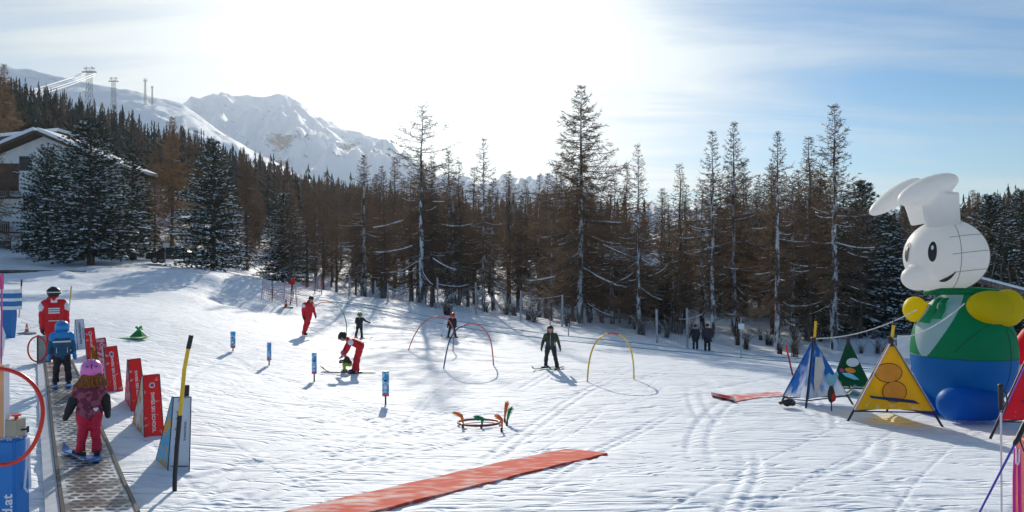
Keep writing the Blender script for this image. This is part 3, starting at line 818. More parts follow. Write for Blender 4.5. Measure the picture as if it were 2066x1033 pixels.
def chalet():
    d = 70
    P = lambda px, py: at(px, py, d)
    x0, x1 = P(-70, 0).x, P(250, 0).x; zb = -1.5; pk = P(88, 273); er = P(272, 352); el = P(-100, 350)
    t = thing('chalet', 'white rendered chalet with snow covered gable roof behind the evergreens', 'house', (0, d, 0))
    g = G(); y1 = 4
    zr = pk.z - (pk.z - er.z) * (x1 - pk.x) / (er.x - pk.x) - .1; zl = pk.z - (pk.z - el.z) * (pk.x - x0) / (pk.x - el.x) - .1
    pr = [(x0, zb), (x1, zb), (x1, zr), (pk.x, pk.z - .1), (x0, zl)]
    g.add([(a, 0, b) for a, b in pr] + [(a, y1, b) for a, b in pr], [(0, 1, 2, 3, 4), (9, 8, 7, 6, 5)] + [(i, 5 + i, 5 + (i + 1) % 5, (i + 1) % 5) for i in range(5)])
    g.obj('wall', M_WALLW, t)
    r1 = prism_roof('roof', (pk.x, pk.z), (er.x, er.z), .28, M_WOOD, t, -1.3, y1 + .5)
    prism_roof('roof_snow', (pk.x, pk.z), (er.x - .05, er.z + .02), .32, M_SNOWCAP, r1, -1.27, y1 + .4, .283)
    r2 = prism_roof('roof', (el.x, el.z), (pk.x - .02, pk.z), .28, M_WOOD, t, -1.3, y1 + .5)
    prism_roof('roof_snow', (el.x + .05, el.z), (pk.x, pk.z + .03), .32, M_SNOWCAP, r2, -1.27, y1 + .4, .283)
    # balconies of dark timber on the left part
    for k, (pa, pb, py) in enumerate(((-60, 42, 400), (-60, 42, 470))):
        a, b = P(pa, py), P(pb, py)
        g = G(); g.box(((a.x + b.x) / 2, -.85, a.z), (b.x - a.x, 1.5, .14))
        for i in range(24): g.box((a.x + (b.x - a.x) * (i + .5) / 24, -1.55, a.z + .5), (.13, .04, .9))
        g.box(((a.x + b.x) / 2, -1.56, a.z + 1.0), (b.x - a.x, .09, .08)); g.obj('balcony', M_WOOD, t)
    g = G(); a, b = P(-60, 330), P(38, 385); g.box(((a.x + b.x) / 2, -.03, (a.z + b.z) / 2), (b.x - a.x, .08, a.z - b.z)); g.obj('timber_cladding', M_WOOD, t)
    for pa, py in ((52, 330), (110, 360), (200, 400), (60, 410), (210, 470), (128, 440), (-20, 430), (10, 500), (58, 490)):
        c = P(pa, py); f = G(); f.box((c.x, -.02, c.z), (1.25, .1, 1.45)); fo = f.obj('window', M_WOOD, t)
        q = G()
        for s in (-1, 1): q.box((c.x + s * .27, -.045, c.z), (.46, .08, 1.2))
        q.obj('pane', M_GLASSD, fo)
    t2 = thing('mountain_lodge', 'low pitched timber lodge roof with snow rim behind the chalet', 'house', (0, 84, 0))
    P2 = lambda px, py: at(px, py, 84)
    a, b = P2(-90, 283), P2(134, 262)
    g = G(); g.box(((a.x + b.x - 2.4) / 2, 4, (-2 + b.z - 1.2) / 2), (b.x - a.x - 2.4, 8, b.z + .8)); g.obj('wall', M_WOOD, t2)
    r = prism_roof('roof', (a.x, a.z - .9), (b.x, b.z - .9), .45, M_WOOD, t2, -1.5, 9)
    prism_roof('roof_snow', (a.x, a.z - .9), (b.x + .05, b.z - .9), .38, M_SNOWCAP, r, -1.53, 9, .453)
    c = P2(128, 290); g = G(); g.tube([(b.x - .3, -1.2, b.z - .9), (b.x - .9, -1.2, b.z - 3.0)], .12, 4); g.obj('roof_brace', M_WOOD, t2)
chalet()
def forest_house():
    d = 76; P = lambda px, py: at(px, py, d)
    t = thing('forest_house', 'beige house with snowy roof glimpsed between the larch trunks', 'house', (0, d, 0))
    a, b = P(1222, 560), P(1348, 660); zb = -6.5; zt = P(0, 548).z
    g = G(); g.box(((a.x + b.x) / 2, 4.5, (zb + zt) / 2), (b.x - a.x, 9, zt - zb)); g.obj('wall', M_WALLB, t)
    # roof falling towards the camera, its eave running left to right
    e0, e1 = P(1205, 532), P(1366, 556)
    g = G(); s = G()
    for gg, o, th, ins in ((g, 0, .25, 0), (s, .253, .35, .05)):
        vs = []
        for up in (o, o + th):
            vs += [(e0.x + ins, -1.2 + ins, e0.z + up), (e1.x - ins, -1.2 + ins, e1.z + up), (e1.x - ins, 4.5, e1.z + 1.9 + up), (e0.x + ins, 4.5, e0.z + 1.9 + up)]
        gg.add(vs, [(3, 2, 1, 0), (4, 5, 6, 7), (0, 1, 5, 4), (1, 2, 6, 5), (2, 3, 7, 6), (3, 0, 4, 7)])
    r = g.obj('roof', M_WOOD, t); s.obj('roof_snow', M_SNOWCAP, r)
    for px, py in ((1335, 600), (1290, 600), (1250, 600)):
        c = P(px, py); f = G(); f.box((c.x, -.02, c.z), (.9, .1, 1.2)); fo = f.obj('window', M_WOOD, t)
        q = G(); q.box((c.x, -.05, c.z), (.7, .08, 1.0)); q.obj('pane', M_GLASSD, fo)
    for px, py, nm in ((1352, 632, 'door'),):
        c = P(px - 12, py + 8); f = G(); f.box((c.x, -.04, c.z), (.95, .1, 2.0)); f.obj(nm, M_GLASSD, t)
forest_house()

def car():
    p = gnd(352, 537); p = Vector((at(352, 0, 62).x, 62, 0)); z = gz(p.x, 62) + .25
    t = thing('parked_car', 'dark grey car parked under the trees at the crest, seen from its side', 'car', (p.x, 62, z), R(8))
    prof_ = [(-2.1, .35), (-2.15, .75), (-2.0, .92), (-1.3, .98), (-.75, 1.42), (.75, 1.46), (1.45, 1.0), (2.05, .88), (2.15, .55), (2.1, .35)]
    g = G(); n = len(prof_)
    for y in (-.85, .85): g.v += [(a, y * (1 if b < 1.05 else .82), b) for a, b in prof_]
    g.f += [tuple(range(n))[::-1], tuple(range(n, 2 * n))] + [(i, (i + 1) % n, n + (i + 1) % n, n + i) for i in range(n)]; g.m = [0] * len(g.f)
    b = g.obj('body', mat('dark_car_paint', (.03, .035, .04), .2, .05, 3, 0, 1, .6), t)
    q = G()
    for y in (-1, 1):
        for a0, a1 in ((-.62, .02), (.1, .98)):
            q.add([(a0 - .35 if a0 < -.5 else a0, y * .835, 1.02), (a1 + (.12 if a1 > .5 else 0), y * .835, 1.02), (a1 - (.18 if a1 > .5 else 0), y * .725, 1.36), (a0, y * .725, 1.36)], [(0, 1, 2, 3)])
    q.obj('window', M_GLASSD, b)
    for x in (-1.35, 1.35):
        for y in (-.8, .8):
            w = G(); w.tube([(x, y - .1, .33), (x, y + .1, .33)], .33, 18); wo = w.obj('wheel', M_BLACK, t)
            w = G(); w.tube([(x, y - .115, .33), (x, y + .115, .33)], .19, 12); w.obj('rim', M_STEEL, wo)
    for x in (-2.08, 2.08):
        for y in (-.6, .6): w = G(); w.ell((x, y, .74), (.09, .18, .08)); w.obj('headlight' if x > 0 else 'tail_light', M_WHITE if x > 0 else M_RED, t)
car()
def sign_post():
    p = at(333, 0, 60); z = gz(p.x, 60)
    t = thing('road_sign', 'thin pole with small pale panel beside the parked car', 'sign', (p.x, 60, z))
    h = (HOR - 490) / F * 60 - z
    g = G(); g.tube([(0, 0, -.3), (0, 0, h)], .035, 8); g.obj('pole', M_STEEL, t)
    g = G(); g.box((.12, -.05, h - .2), (.55, .03, .4)); g.obj('panel', M_WHITE, t)
sign_post()

# cable car line
def pylon(px, pyt, pyb, d, wpx, label):
    b = at(px, pyb, d); top = at(px, pyt, d); h = top.z - b.z; t = thing('lattice_pylon', label, 'pylon', b, 0, 'pylons of the cable car line up the mountain')
    w0 = wpx * .26 / F * d; w1 = w0 * .32; g = G(); r = .05 * d / 480 + .07; lv = 8
    def leg(sx, sy, k): f = k / lv; w = w0 * (1 - f) + w1 * f if f < .7 else w0 * .3 + w1 * .7; return Vector((sx * w, sy * w, h * .93 * f))
    for sx in (-1, 1):
        for sy in (-1, 1): g.tube([leg(sx, sy, k) for k in range(lv + 1)], r, 4)
    for k in range(lv):
        for (a, b2) in (((-1, -1), (1, -1)), ((1, -1), (1, 1)), ((1, 1), (-1, 1)), ((-1, 1), (-1, -1))):
            g.tube([leg(*a, k), leg(*b2, k + 1)], r * .6, 3); g.tube([leg(*b2, k), leg(*a, k + 1)], r * .6, 3); g.tube([leg(*a, k + 1), leg(*b2, k + 1)], r * .6, 3)
    g.obj('lattice_tower', M_PYL, t)
    W_ = wpx * .5 / F * d; g = G()
    g.box((0, 0, h * .90), (2 * W_, w1 * 2, r * 3.4)); g.box((0, 0, h * .97), (1.7 * W_, w1, r * 2))
    for s in (-1, 1):
        g.tube([(s * W_ * .45, 0, h * .9), (s * W_ * .35, 0, h)], r * 1.3, 4); g.tube([(s * W_ * .9, 0, h * .88), (s * W_ * .45, 0, h * .99)], r, 4)
    g.obj('cross_arm', M_PYL, t)
    return b, h, W_
M_PYL = mat('dull_pylon_steel', (.16, .17, .18), .6, .1)
M_CABLE = mat('bright_cable', (.75, .76, .78), .35, .05, 1, 0, 1, .5, .3)
b1, h1, W1 = pylon(180, 134, 246, 470, 28, 'nearest and tallest cable car pylon rising from the hillside forest')
pylon(229, 155, 245, 640, 20, 'second cable car pylon from the left, at the forest edge')
pylon(293, 158, 212, 1100, 8, 'third cable car pylon, pale against the sky')
pylon(307, 173, 212, 1300, 6, 'smallest and farthest cable car pylon on the right of the line')
for sx, zo, py, lab in ((-.9, 0, 178, 'upper pair of sagging cable car ropes at the far left'), (.9, 0, 196, 'lower pair of sagging cable car ropes at the far left')):
    t = thing('cableway_rope', lab, 'cable', b1, 0, 'cable car ropes')
    L_ = local(t)
    for k in (0, 1):
        g = G(); end = b1 + Vector((sx * W1, 0, h1 * .88 - k * 1.3)); st = at(-420, py + 92 + 12 * k, 150)
        pts = [L_(end.lerp(st, i / 24) - Vector((0, 0, 3 * 4 * (i / 24) * (1 - i / 24)))) for i in range(25)]
        g.tube(pts, [.40 + (.14 - .40) * (i / 24) for i in range(25)], 5); g.obj('rope', M_CABLE, t)

# piste fence of tall grey posts with nearly invisible netting
def net_mat(name, c, s=9.0, th=.10):
    m = bpy.data.materials.new(name); m.use_nodes = True; n, l = m.node_tree.nodes, m.node_tree.links
    b = n['Principled BSDF']; b.inputs['Base Color'].default_value = (*c, 1)
    uv = n.new('ShaderNodeUVMap'); sp = n.new('ShaderNodeSeparateXYZ'); l.new(uv.outputs[0], sp.inputs[0])
    o = None
    for k in (0, 1):
        a = n.new('ShaderNodeMath'); a.operation = 'MULTIPLY'; a.inputs[1].default_value = s; l.new(sp.outputs[k], a.inputs[0])
        f = n.new('ShaderNodeMath'); f.operation = 'FRACT'; l.new(a.outputs[0], f.inputs[0])
        c2 = n.new('ShaderNodeMath'); c2.operation = 'LESS_THAN'; c2.inputs[1].default_value = th; l.new(f.outputs[0], c2.inputs[0])
        if o is None: o = c2.outputs[0]
        else:
            q = n.new('ShaderNodeMath'); q.operation = 'MAXIMUM'; l.new(o, q.inputs[0]); l.new(c2.outputs[0], q.inputs[1]); o = q.outputs[0]
    l.new(o, b.inputs['Alpha'])
    return m
M_NETGREY = net_mat('grey_netting', (.25, .25, .27), 7, .07)
M_NETRED = net_mat('red_safety_netting', (.62, .12, .12), 6, .14)
def net_sheet(parent, L_, pa, pb, h, matn, name='netting', lean=0):
    n = 10; me = bpy.data.meshes.new(name); vs = []; uv = []
    D = (pb - pa).length
    for i in range(n + 1):
        q = pa.lerp(pb, i / n); z = gz(q.x, q.y)
        sag = .08 * math.sin(math.pi * i / n)
        vs += [L_((q.x, q.y, z + .03)), L_((q.x + lean * h, q.y, z + h - sag))]; uv += [(D * i / n, 0), (D * i / n, h)]
    me.from_pydata([tuple(v) for v in vs], [], [(2 * i, 2 * i + 2, 2 * i + 3, 2 * i + 1) for i in range(n)])
    u = me.uv_layers.new(name='UVMap')
    for lp in me.loops: u.data[lp.index].uv = uv[lp.vertex_index]
    me.materials.append(matn); return link(name, me, parent)
FP = [(640, 556, 584, 57), (705, 556, 597, 55), (757, 566, 605, 55), (783, 572, 609, 54), (883, 560, 627, 52), (961, 570, 634, 51), (1050, 587, 645, 49), (1134, 595, 651, 48), (1326, 624, 691, 42.5), (1387, 622, 690, 42.5)]
def post(parent, L_, p, h, r, m, name='post', n=8, top=None, dz=.35):
    g = G(); z = gz(p[0], p[1]); g.tube([L_((p[0], p[1], z - dz)), L_((p[0] + (top or 0), p[1], z + h))], r, n)
    return g.obj(name, m, parent)
p0 = at(640, 0, 57); t = thing('net_fence', 'long piste fence of tall grey posts and thin netting in front of the wood', 'fence', (p0.x, p0.y, gz(p0.x, p0.y)))
L_ = local(t); pp = []
for px, py, pb, d in FP:
    x = at(px, 0, d).x; z = gz(x, d); h = (HOR - py) / F * d - z
    post(t, L_, (x, d), h, .07, M_GREYWOOD, top=random.uniform(-.05, .05)); pp.append((Vector((x, d, 0)), h))
for (a, ha), (b, hb) in zip(pp, pp[1:]): net_sheet(t, L_, a, b, min(ha, hb) * .72, M_NETGREY)

# blue rope barrier sagging over the snow (two ropes) on short posts
t = thing('rope_barrier', 'two blue ropes stretched across the slope in front of the wood', 'rope barrier', gnd(1495, 716))
L_ = local(t)
for off, pts in ((0, [(560, 590), (660, 602), (740, 616), (800, 626), (900, 645), (1000, 661), (1120, 678), (1240, 690), (1330, 699), (1495, 716), (1640, 727), (1760, 737), (1860, 745)]),
                 (1, [(640, 606), (700, 613), (780, 630), (880, 652), (980, 670), (1100, 686), (1220, 699), (1330, 709), (1470, 722), (1640, 737), (1760, 748), (1860, 757)])):
    g = G(); w = []
    for (a, b), (c, e) in zip(pts, pts[1:]):
        pa, pb = gnd(a, b + 4), gnd(c, e + 4)
        for i in range(4):
            q = pa.lerp(pb, i / 4); q.z = gz(q.x, q.y) + .16 + .0 * off; w.append(q)
    g.tube([L_(q) for q in w], .018, 5); g.obj('rope', M_BLUEROPE, t)
for px, pyb, pyt in ((703, 604, 590), (1110, 672, 640), (1147, 678, 653), (1495, 723, 640)):
    q = gnd(px, pyb); h = (pyb - pyt) / F * q.y
    post(t, L_, (q.x, q.y), h, .035, M_GREYWOOD if px != 1110 else mat('reddish_post', (.42, .22, .26), .7))
    if px == 1495: g = G(); c = L_((q.x, q.y - .05, q.z + h * .78)); g.box(c, (.32, .03, .3)); g.obj('notice_panel', M_WHITE, t)

# red safety net heap with poles left of the instructor
q = gnd(575, 606); t = thing('safety_net', 'pale red safety net gathered on thin poles below the small evergreen', 'net', q)
L_ = local(t); pr = None
for i, (px, pb, ph) in enumerate(((527, 600, 30), (549, 607, 40), (572, 604, 42), (586, 612, 46), (600, 616, 44), (634, 596, 42), (650, 598, 40))):
    p = gnd(px, pb); h = ph / F * p.y; post(t, L_, (p.x, p.y), h, .03, M_BLACK if i % 2 else M_GREYWOOD, 'pole', top=random.uniform(-.2, .2))
    if pr is not None: net_sheet(t, L_, pr, p, h * .85, M_NETRED, lean=.1)
    pr = p
p = gnd(591, 604); t = thing('red_box', 'small red rescue box fixed on a post near the net', 'box', p)
g = G(); g.tube([(0, 0, -.2), (0, 0, 1.2)], .03, 8); g.obj('post', M_BLACK, t)
g = G(); g.box((0, -.04, 1.15), (.26, .15, .36)); g.box((0, -.04, 1.35), (.30, .19, .04)); g.obj('case', M_RED, t)
def cone(px, py, h, label, c, basec, name='traffic_cone'):
    p = gnd(px, py); t = thing(name, label, 'cone', p); s = h / F * p.y
    g = G(); g.tube([(0, 0, s * .08), (0, 0, s)], [s * .22, s * .05], 16); g.obj('cone', c, t)
    g = G(); g.tube([(0, 0, s * .45), (0, 0, s * .62)], [s * .165, s * .132], 16, 0, False); g.obj('band', M_WHITE, t)
    g = G(); g.tube([(0, 0, -.04), (0, 0, s * .09), (0, 0, s * .14)], [s * .85, s * .8, s * .3], 20); g.obj('base', basec, t)
M_ORANGE = mat('orange_plastic', (.85, .16, .03), .5, .08)
M_GREEN = mat('green_cloth', (.02, .22, .06), .7, .1)
cone(577, 621, 17, 'tiny red marker cone on a green base by the safety net', M_HOOPRED, M_GREEN)
cone(54, 673, 20, 'orange marker cone on a round grey base near the blue banner', M_ORANGE, mat('grey_rubber', (.22, .22, .27), .8))

# dark strip of road edge on the left
g = G(); a = []
for i in range(14):
    px = -60 + i * 18; q = gnd(px, 549 - .0 * i); a.append(q)
vs = []
for i, q in enumerate(a): w = .75 * (1 - (i / 13) ** 2) + .05; vs += [(q.x, q.y - w, gz(q.x, q.y - w) + .03), (q.x, q.y + w, gz(q.x, q.y + w) + .10)]
g.add(vs, [(2 * i, 2 * i + 2, 2 * i + 3, 2 * i + 1) for i in range(13)])
tag(g.obj('road', two_tone('wet_road_edge', (.05, .045, .04), (.3, .3, .3), 3, .55, .7, .9, (1, 1, 1), .5)), 'dark strip of cleared road below the chalet', kind='structure')
# ---------------------------------------------------------------- lettering
def text_mesh(s, size, m, parent, mw, name='lettering', bold=0.0, align='CENTER', sx=1.0):
    cu = bpy.data.curves.new('text', 'FONT'); cu.body = s; cu.size = size; cu.align_x = align; cu.align_y = 'CENTER'
    cu.extrude = .001; cu.offset = bold * size; cu.resolution_u = 3
    to = bpy.data.objects.new('text', cu); COL.objects.link(to)
    dg = bpy.context.evaluated_depsgraph_get(); me = bpy.data.meshes.new_from_object(to.evaluated_get(dg)); bpy.data.objects.remove(to)
    me.transform(mw @ Matrix.Diagonal((sx, 1, 1, 1))); me.materials.clear(); me.materials.append(m)
    return link(name, me, parent)
def frame(o, ux, uy):                 # matrix with x axis ux, y axis uy at o
    ux = ux.normalized(); uz = ux.cross(uy).normalized(); uy = uz.cross(ux)
    return Matrix(((ux.x, uy.x, uz.x, o.x), (ux.y, uy.y, uz.y, o.y), (ux.z, uy.z, uz.z, o.z), (0, 0, 0, 1)))
def disc(c, n, up, r, m, parent, name, k=24, off=.004):
    g = G(); n = n.normalized(); a = up.cross(n).normalized(); b = n.cross(a)
    c = c + n * off
    g.add([c + a * r * math.cos(6.2832 * i / k) + b * r * math.sin(6.2832 * i / k) for i in range(k)], [tuple(range(k))])
    return g.obj(name, m, parent)

M_PRED = two_tone('red_banner_cloth', (.80, .02, .02), (.72, .50, .52), 7, .58, .68, .6, (1, 1, 1.6), .25, trans=.3)
M_PREDF = two_tone('frosted_red_banner', (.62, .05, .07), (.74, .58, .62), 9, .48, .62, .6, (1, 1, 1.6), .25, trans=.3)
M_PWHITE = mat('pale_banner_cloth', (.68, .74, .82), .6, .06, 5, .2, 30, trans=.25)
M_ART = two_tone('printed_side_panel', (.66, .62, .58), (.62, .27, .06), 6.5, .49, .54, .6, (1, 1, .8), .2)
M_ARTB = two_tone('blue_printed_side_panel', (.10, .45, .72), (.70, .42, .06), 7, .50, .54, .6, (1, 1, .8), .2)
M_ARTY = two_tone('yellow_printed_side_panel', (.80, .50, .05), (.30, .10, .04), 9, .58, .63, .6, (1, 1, .8), .2)
M_NAVY = mat('navy_print', (.02, .035, .10), .6)
M_SEAM = mat('dark_seam_tape', (.05, .05, .08), .7)

def wedge(name, bl, br, top, side, mats, label, words=None, wc=None, logo=True, art=None, up=False, tw=.82, second=None):
    """tall foam wedge: tilted front face between base pixels bl-br, ridge at row top, and side triangle reaching back to pixel side"""
    A, B = gnd(*bl), gnd(*br)
    h = (((bl[1] + br[1]) / 2) - top) / F * ((A.y + B.y) / 2)
    Wd = (B - A); Wd.z = 0; w = Wd.length; ux = Wd.normalized()
    back = gnd(*side) - A; back.z = 0
    t = thing(name, label, 'banner wedge', (A + B) / 2, 0, 'advertising wedges beside the conveyor carpet')
    L_ = local(t); zb = -.03
    o = Vector((0, 0, 0))
    a, b = L_(A), L_(B); a.z = b.z = zb
    c = a + back; d = b + back * .9
    ins = w * (1 - tw) / 2
    bu = Vector((-ux.y, ux.x, 0)) * .14
    ta = a + ux * (ins + w * .04) + bu + Vector((0, 0, h)); tb = b - ux * ins * .5 + bu + Vector((0, 0, h))
    tc = ta + back * .10; td = tb + back * .10
    def quad(nm, ps, m, par=None): g = G(); g.add(ps, [tuple(range(len(ps)))]); return g.obj(nm, m, par or t)
    fr = quad('front_panel', [a, b, tb, ta], mats[0])
    quad('side_panel', [c, a, ta, tc], art or mats[1]); quad('side_panel', [b, d, td, tb], mats[1]); quad('back_panel', [d, c, tc, td], mats[0]); quad('top_panel', [ta, tb, td, tc], mats[0])
    g = G()
    for q in ([a, ta], [b, tb], [ta, tb], [a, b], [c, a], [c, tc], [ta, tc]): g.tube(q, .007, 4)
    g.obj('seam_tape', M_SEAM, t)
    up_ = ((ta + tb) / 2 - (a + b) / 2).normalized(); nrm = ux.cross(up_).normalized()
    ctr = (a + b) / 2
    hh = ((ta + tb) / 2 - ctr).length
    if words:
        for s, sz, pos, xo, bold, ww in words:
            dirx = up_ if up else -up_
            diry = -ux if up else ux
            mw = frame(ctr + up_ * hh * pos + ux * w * xo + nrm * .006, dirx, diry)
            text_mesh(s, sz * w, wc, fr, mw, bold=bold, sx=ww)
    if logo:
        lp = ctr + up_ * hh * .84
        disc(lp, nrm, up_, w * .15, M_WHITE, fr, 'round_emblem', off=.005); disc(lp, nrm, up_, w * .115, mat('emblem_blue', (.25, .27, .5), .6), fr, 'emblem_ring', off=.008)
        disc(lp, nrm, up_, w * .07, M_RED, fr, 'emblem_core', off=.011)
    return t, fr, ctr, ux, up_, nrm, w, hh
SSS = lambda pos=.43, sz=.24: [('SWISS SKI SCHOOL', sz, pos, 0, .02, 1.0)]
t, fr, ctr, ux, up_, nrm, w, hh = wedge('banner_wedge', (338, 953), (382, 951), 802, (313, 926), (M_PWHITE, M_PWHITE), 'white foam wedge nearest the camera with dark investment lettering, behind the yellow pole',
      [('AberdeenStandard', .26, .55, -.16, .012, 1.0), ('Investments', .19, .55, .20, .0, 1.0)], M_NAVY, False, M_ARTB, True)
g = G(); g.box(ctr + up_ * .09 + nrm * .012, (w * .98, .012, .012)); g.obj('hem_line', M_SEAM, fr)
g = G(); q = ctr + up_ * hh * .94 - ux * w * .2 + nrm * .006; g.add([q, q + ux * .045 + up_ * .03, q + ux * .02 + up_ * .05], [(0, 1, 2)]); g.obj('blue_mark', mat('blue_mark', (.05, .25, .6), .6), fr)
g = G(); g.tube([ctr + up_ * hh * .95 + Vector((0, .12, 0)), ctr + up_ * hh * 1.14 + Vector((0, .12, 0))], .03, 10); g.obj('pole_tip', M_BLACK, t)
wedge('banner_wedge', (291, 884), (331, 880), 757, (266, 851), (M_PRED, M_PRED), 'red foam wedge with round emblem and orange printed side, second from the camera', SSS(.41, .245), M_WHITE, True, M_ART)
wedge('banner_wedge', (266, 831), (296, 828), 723, (252, 806), (M_PRED, M_PRED), 'red foam wedge half hidden behind the one with the orange side', SSS(.45, .25), M_WHITE, False, M_PREDF)
wedge('banner_wedge', (217, 791), (248, 789), 698, (213, 772), (M_PRED, M_PRED), 'clean red foam wedge standing apart right of the girl with pink helmet', SSS(.42, .235), M_WHITE, True, M_PWHITE)
wedge('banner_wedge', (201, 766), (225, 765), 681, (198, 750), (M_PREDF, M_PREDF), 'frosted faded red wedge right of the small yellow one', SSS(.42, .235), M_WHITE, True, M_PREDF)
wedge('banner_wedge', (190, 760), (206, 759), 699, (182, 747), (M_ARTY, M_ARTY), 'small yellow printed wedge between the red ones', None, M_WHITE, False, M_ARTY, tw=.35)
wedge('banner_wedge', (176, 728), (199, 727), 660, (174, 716), (M_PRED, M_PRED), 'farthest red wedge beside the far white wedge', SSS(.42, .235), M_WHITE, True, M_PWHITE)
wedge('banner_wedge', (157, 705), (176, 704), 643, (148, 695), (M_PWHITE, M_PWHITE), 'far white wedge with faint lettering right of the standing instructor in red',
      [('AberdeenStandard', .36, .55, -.1, .015, .8), ('Investments', .26, .55, .2, 0, .9)], M_NAVY, False, mat('light_blue_panel', (.35, .55, .75), .6), True)

# bent yellow and black piste pole in front
def px_path(pts, d): return [at(a, b, d) for a, b in pts]
b = gnd(352, 990); t = thing('piste_pole', 'tall bent piste pole, black below and yellow above, in the left foreground', 'pole', b); L_ = local(t); d = b.y
def seg(nm, pts, r, m, dd=None): g = G(); g.tube([L_(q) for q in px_path(pts, dd or d)], r, 10); return g.obj(nm, m, t)
seg('lower_sleeve', [(352, 1000), (353, 960), (357, 900), (363, 838)], .025, M_BLACK)
seg('shaft', [(363, 838), (368, 790), (372, 745), (380, 703)], .022, M_YELLOW)
seg('upper_sleeve', [(380, 703), (383, 690), (386, 676)], .026, M_BLACK)
# small bamboo-coloured poles on the left
def thin_pole(pts, label, m1, m2, split=.78, name='piste_pole', r=.02):
    global t, L_, d
    b = gnd(*pts[0]); t = thing(name, label, 'pole', b); L_ = local(t); d = b.y
    (x0, y0), (x1, y1) = pts; xs, ys = x0 + (x1 - x0) * split, y0 + (y1 - y0) * split
    seg('shaft', [(x0, y0 + 3), (xs, ys)], r, m1); seg('tip', [(xs, ys), (x1, y1)], r * 1.25, m2)
M_BAMBOO = mat('bamboo', (.62, .45, .16), .6, .1)
thin_pole(((38, 640), (44, 564)), 'yellow pole with black tip beside the blue banner stack', M_BAMBOO, M_BLACK, .82)
thin_pole(((138, 640), (144, 577)), 'thin yellow pole just behind the standing instructor in red', M_BAMBOO, M_BAMBOO, .6, r=.018)
thin_pole(((1600, 757), (1585, 695)), 'thin leaning red pole left of the blue tripod tent', mat('crimson_pole', (.45, .03, .06), .5), M_HOOPRED, .75, r=.028)

# slalom stubbies: four printed sleeves on short black poles
def stub_mat():
    m = two_tone('blue_printed_sleeve', (.03, .32, .66), (.45, .70, .85), 12, .48, .56, .5, (1, 1, 1), .1)
    return m
M_STUB = stub_mat(); M_STUBHEM = two_tone('red_printed_hem', (.62, .03, .08), (.75, .6, .65), 30, .56, .6, .5, (1, 1, 1), .1)
M_STUBTOP = two_tone('multicoloured_band', (.10, .45, .25), (.6, .2, .4), 18, .48, .52, .5, (1, 1, 1), 0)
def stubby(px, pb, pt, hem, wpx, label):
    b = gnd(px, pb); k = b.y / F; t = thing('slalom_marker', label, 'slalom marker', b, 0, 'slalom markers down the beginners run')
    h = (pb - pt) * k; z0 = (pb - hem) * k; w = wpx * k
    g = G(); g.tube([(0, 0, -.15), (0, 0, z0 + .05)], .02, 8); g.obj('pole', M_BLACK, t)
    for nm, a, c, m in (('sleeve', z0 + .13 * (h - z0), h * .96, M_STUB), ('hem', z0, z0 + .13 * (h - z0), M_STUBHEM), ('top_band', h * .96, h, M_STUBTOP)):
        g = G(); g.tube([(0, 0, a), (0, 0, c)], w / 2, 14); o = g.obj(nm, m, t)
        for v in o.data.vertices: v.co.y *= .45
    for zf, c, r in ((.62, M_BLACK, .2), (.34, M_WHITE, .26), (.5, M_RED, .12)):
        g = G(); g.ell((0, -w * .2, z0 + (h - z0) * zf), (w * r, w * .06, w * r * .8)); g.obj('printed_patch', c, t)
stubby(470, 709, 669, 702, 10, 'farthest slalom marker, leftmost of the four blue sleeves')
stubby(543, 737, 691, 727, 9, 'second slalom marker from the left with blue sleeve')
stubby(634, 769, 712, 755, 10, 'third slalom marker from the left, before the bending instructor')
stubby(778, 816, 749, 800, 14, 'nearest and largest slalom marker, rightmost of the four')

# arched gates of bent poles
def arch(segs, label, r=.022):
    """segs: list of (pixel list, material, name); depth runs linearly between both feet"""
    a = gnd(*segs[0][0][0]); z = gnd(*segs[-1][0][-1]); t = thing('arch_gate', label, 'arch', a, 0, 'bent pole arches on the training slope'); L_ = local(t)
    x0, x1 = segs[0][0][0][0], segs[-1][0][-1][0]
    for pts, m, nm in segs:
        w = []
        fine = []
        for i in range(len(pts) - 1):      # Catmull-Rom through the listed points
            p0, p1, p2, p3 = [Vector(pts[max(0, min(len(pts) - 1, i + k))]) for k in (-1, 0, 1, 2)]
            for s in range(6):
                u = s / 6; fine.append(.5 * ((2 * p1) + (p2 - p0) * u + (2 * p0 - 5 * p1 + 4 * p2 - p3) * u * u + (3 * p1 - p0 - 3 * p2 + p3) * u ** 3))
        fine.append(Vector(pts[-1]))
        for q in fine: f = (q.x - x0) / (x1 - x0); w.append(at(q.x, q.y, a.y + (z.y - a.y) * max(0, min(1, f))))
        g = G(); g.tube([L_(q) for q in w], r, 8); g.obj(nm, m, t)
M_DKGREEN = mat('green_pole', (.02, .30, .14), .45); M_DKBLUE = mat('navy_pole', (.02, .06, .18), .45); M_SALMON = mat('salmon_pole', (.75, .16, .10), .45)
arch([([(1185, 770), (1188, 735), (1196, 703), (1210, 682), (1226, 674)], M_YELLOW, 'left_pole'), ([(1226, 674), (1236, 672), (1248, 674)], M_HOOPRED, 'crown_joint'), ([(1248, 674), (1262, 684), (1273, 706), (1278, 735), (1279, 765)], M_YELLOW, 'right_pole')], 'yellow arch with a red crown joint, rightmost of the arches')
arch([([(824, 707), (833, 683), (848, 658), (868, 642), (884, 638)], M_SALMON, 'left_pole'), ([(884, 638), (900, 642), (911, 655), (915, 672), (914, 708)], M_SALMON, 'right_pole')], 'all red arch behind the child with red helmet')
arch([([(895, 744), (900, 715), (908, 685), (922, 664), (940, 655)], M_DKBLUE, 'left_pole'), ([(940, 655), (950, 653), (965, 656), (980, 668), (991, 692), (996, 738)], M_SALMON, 'right_pole')], 'arch with one navy and one red leg in mid slope')
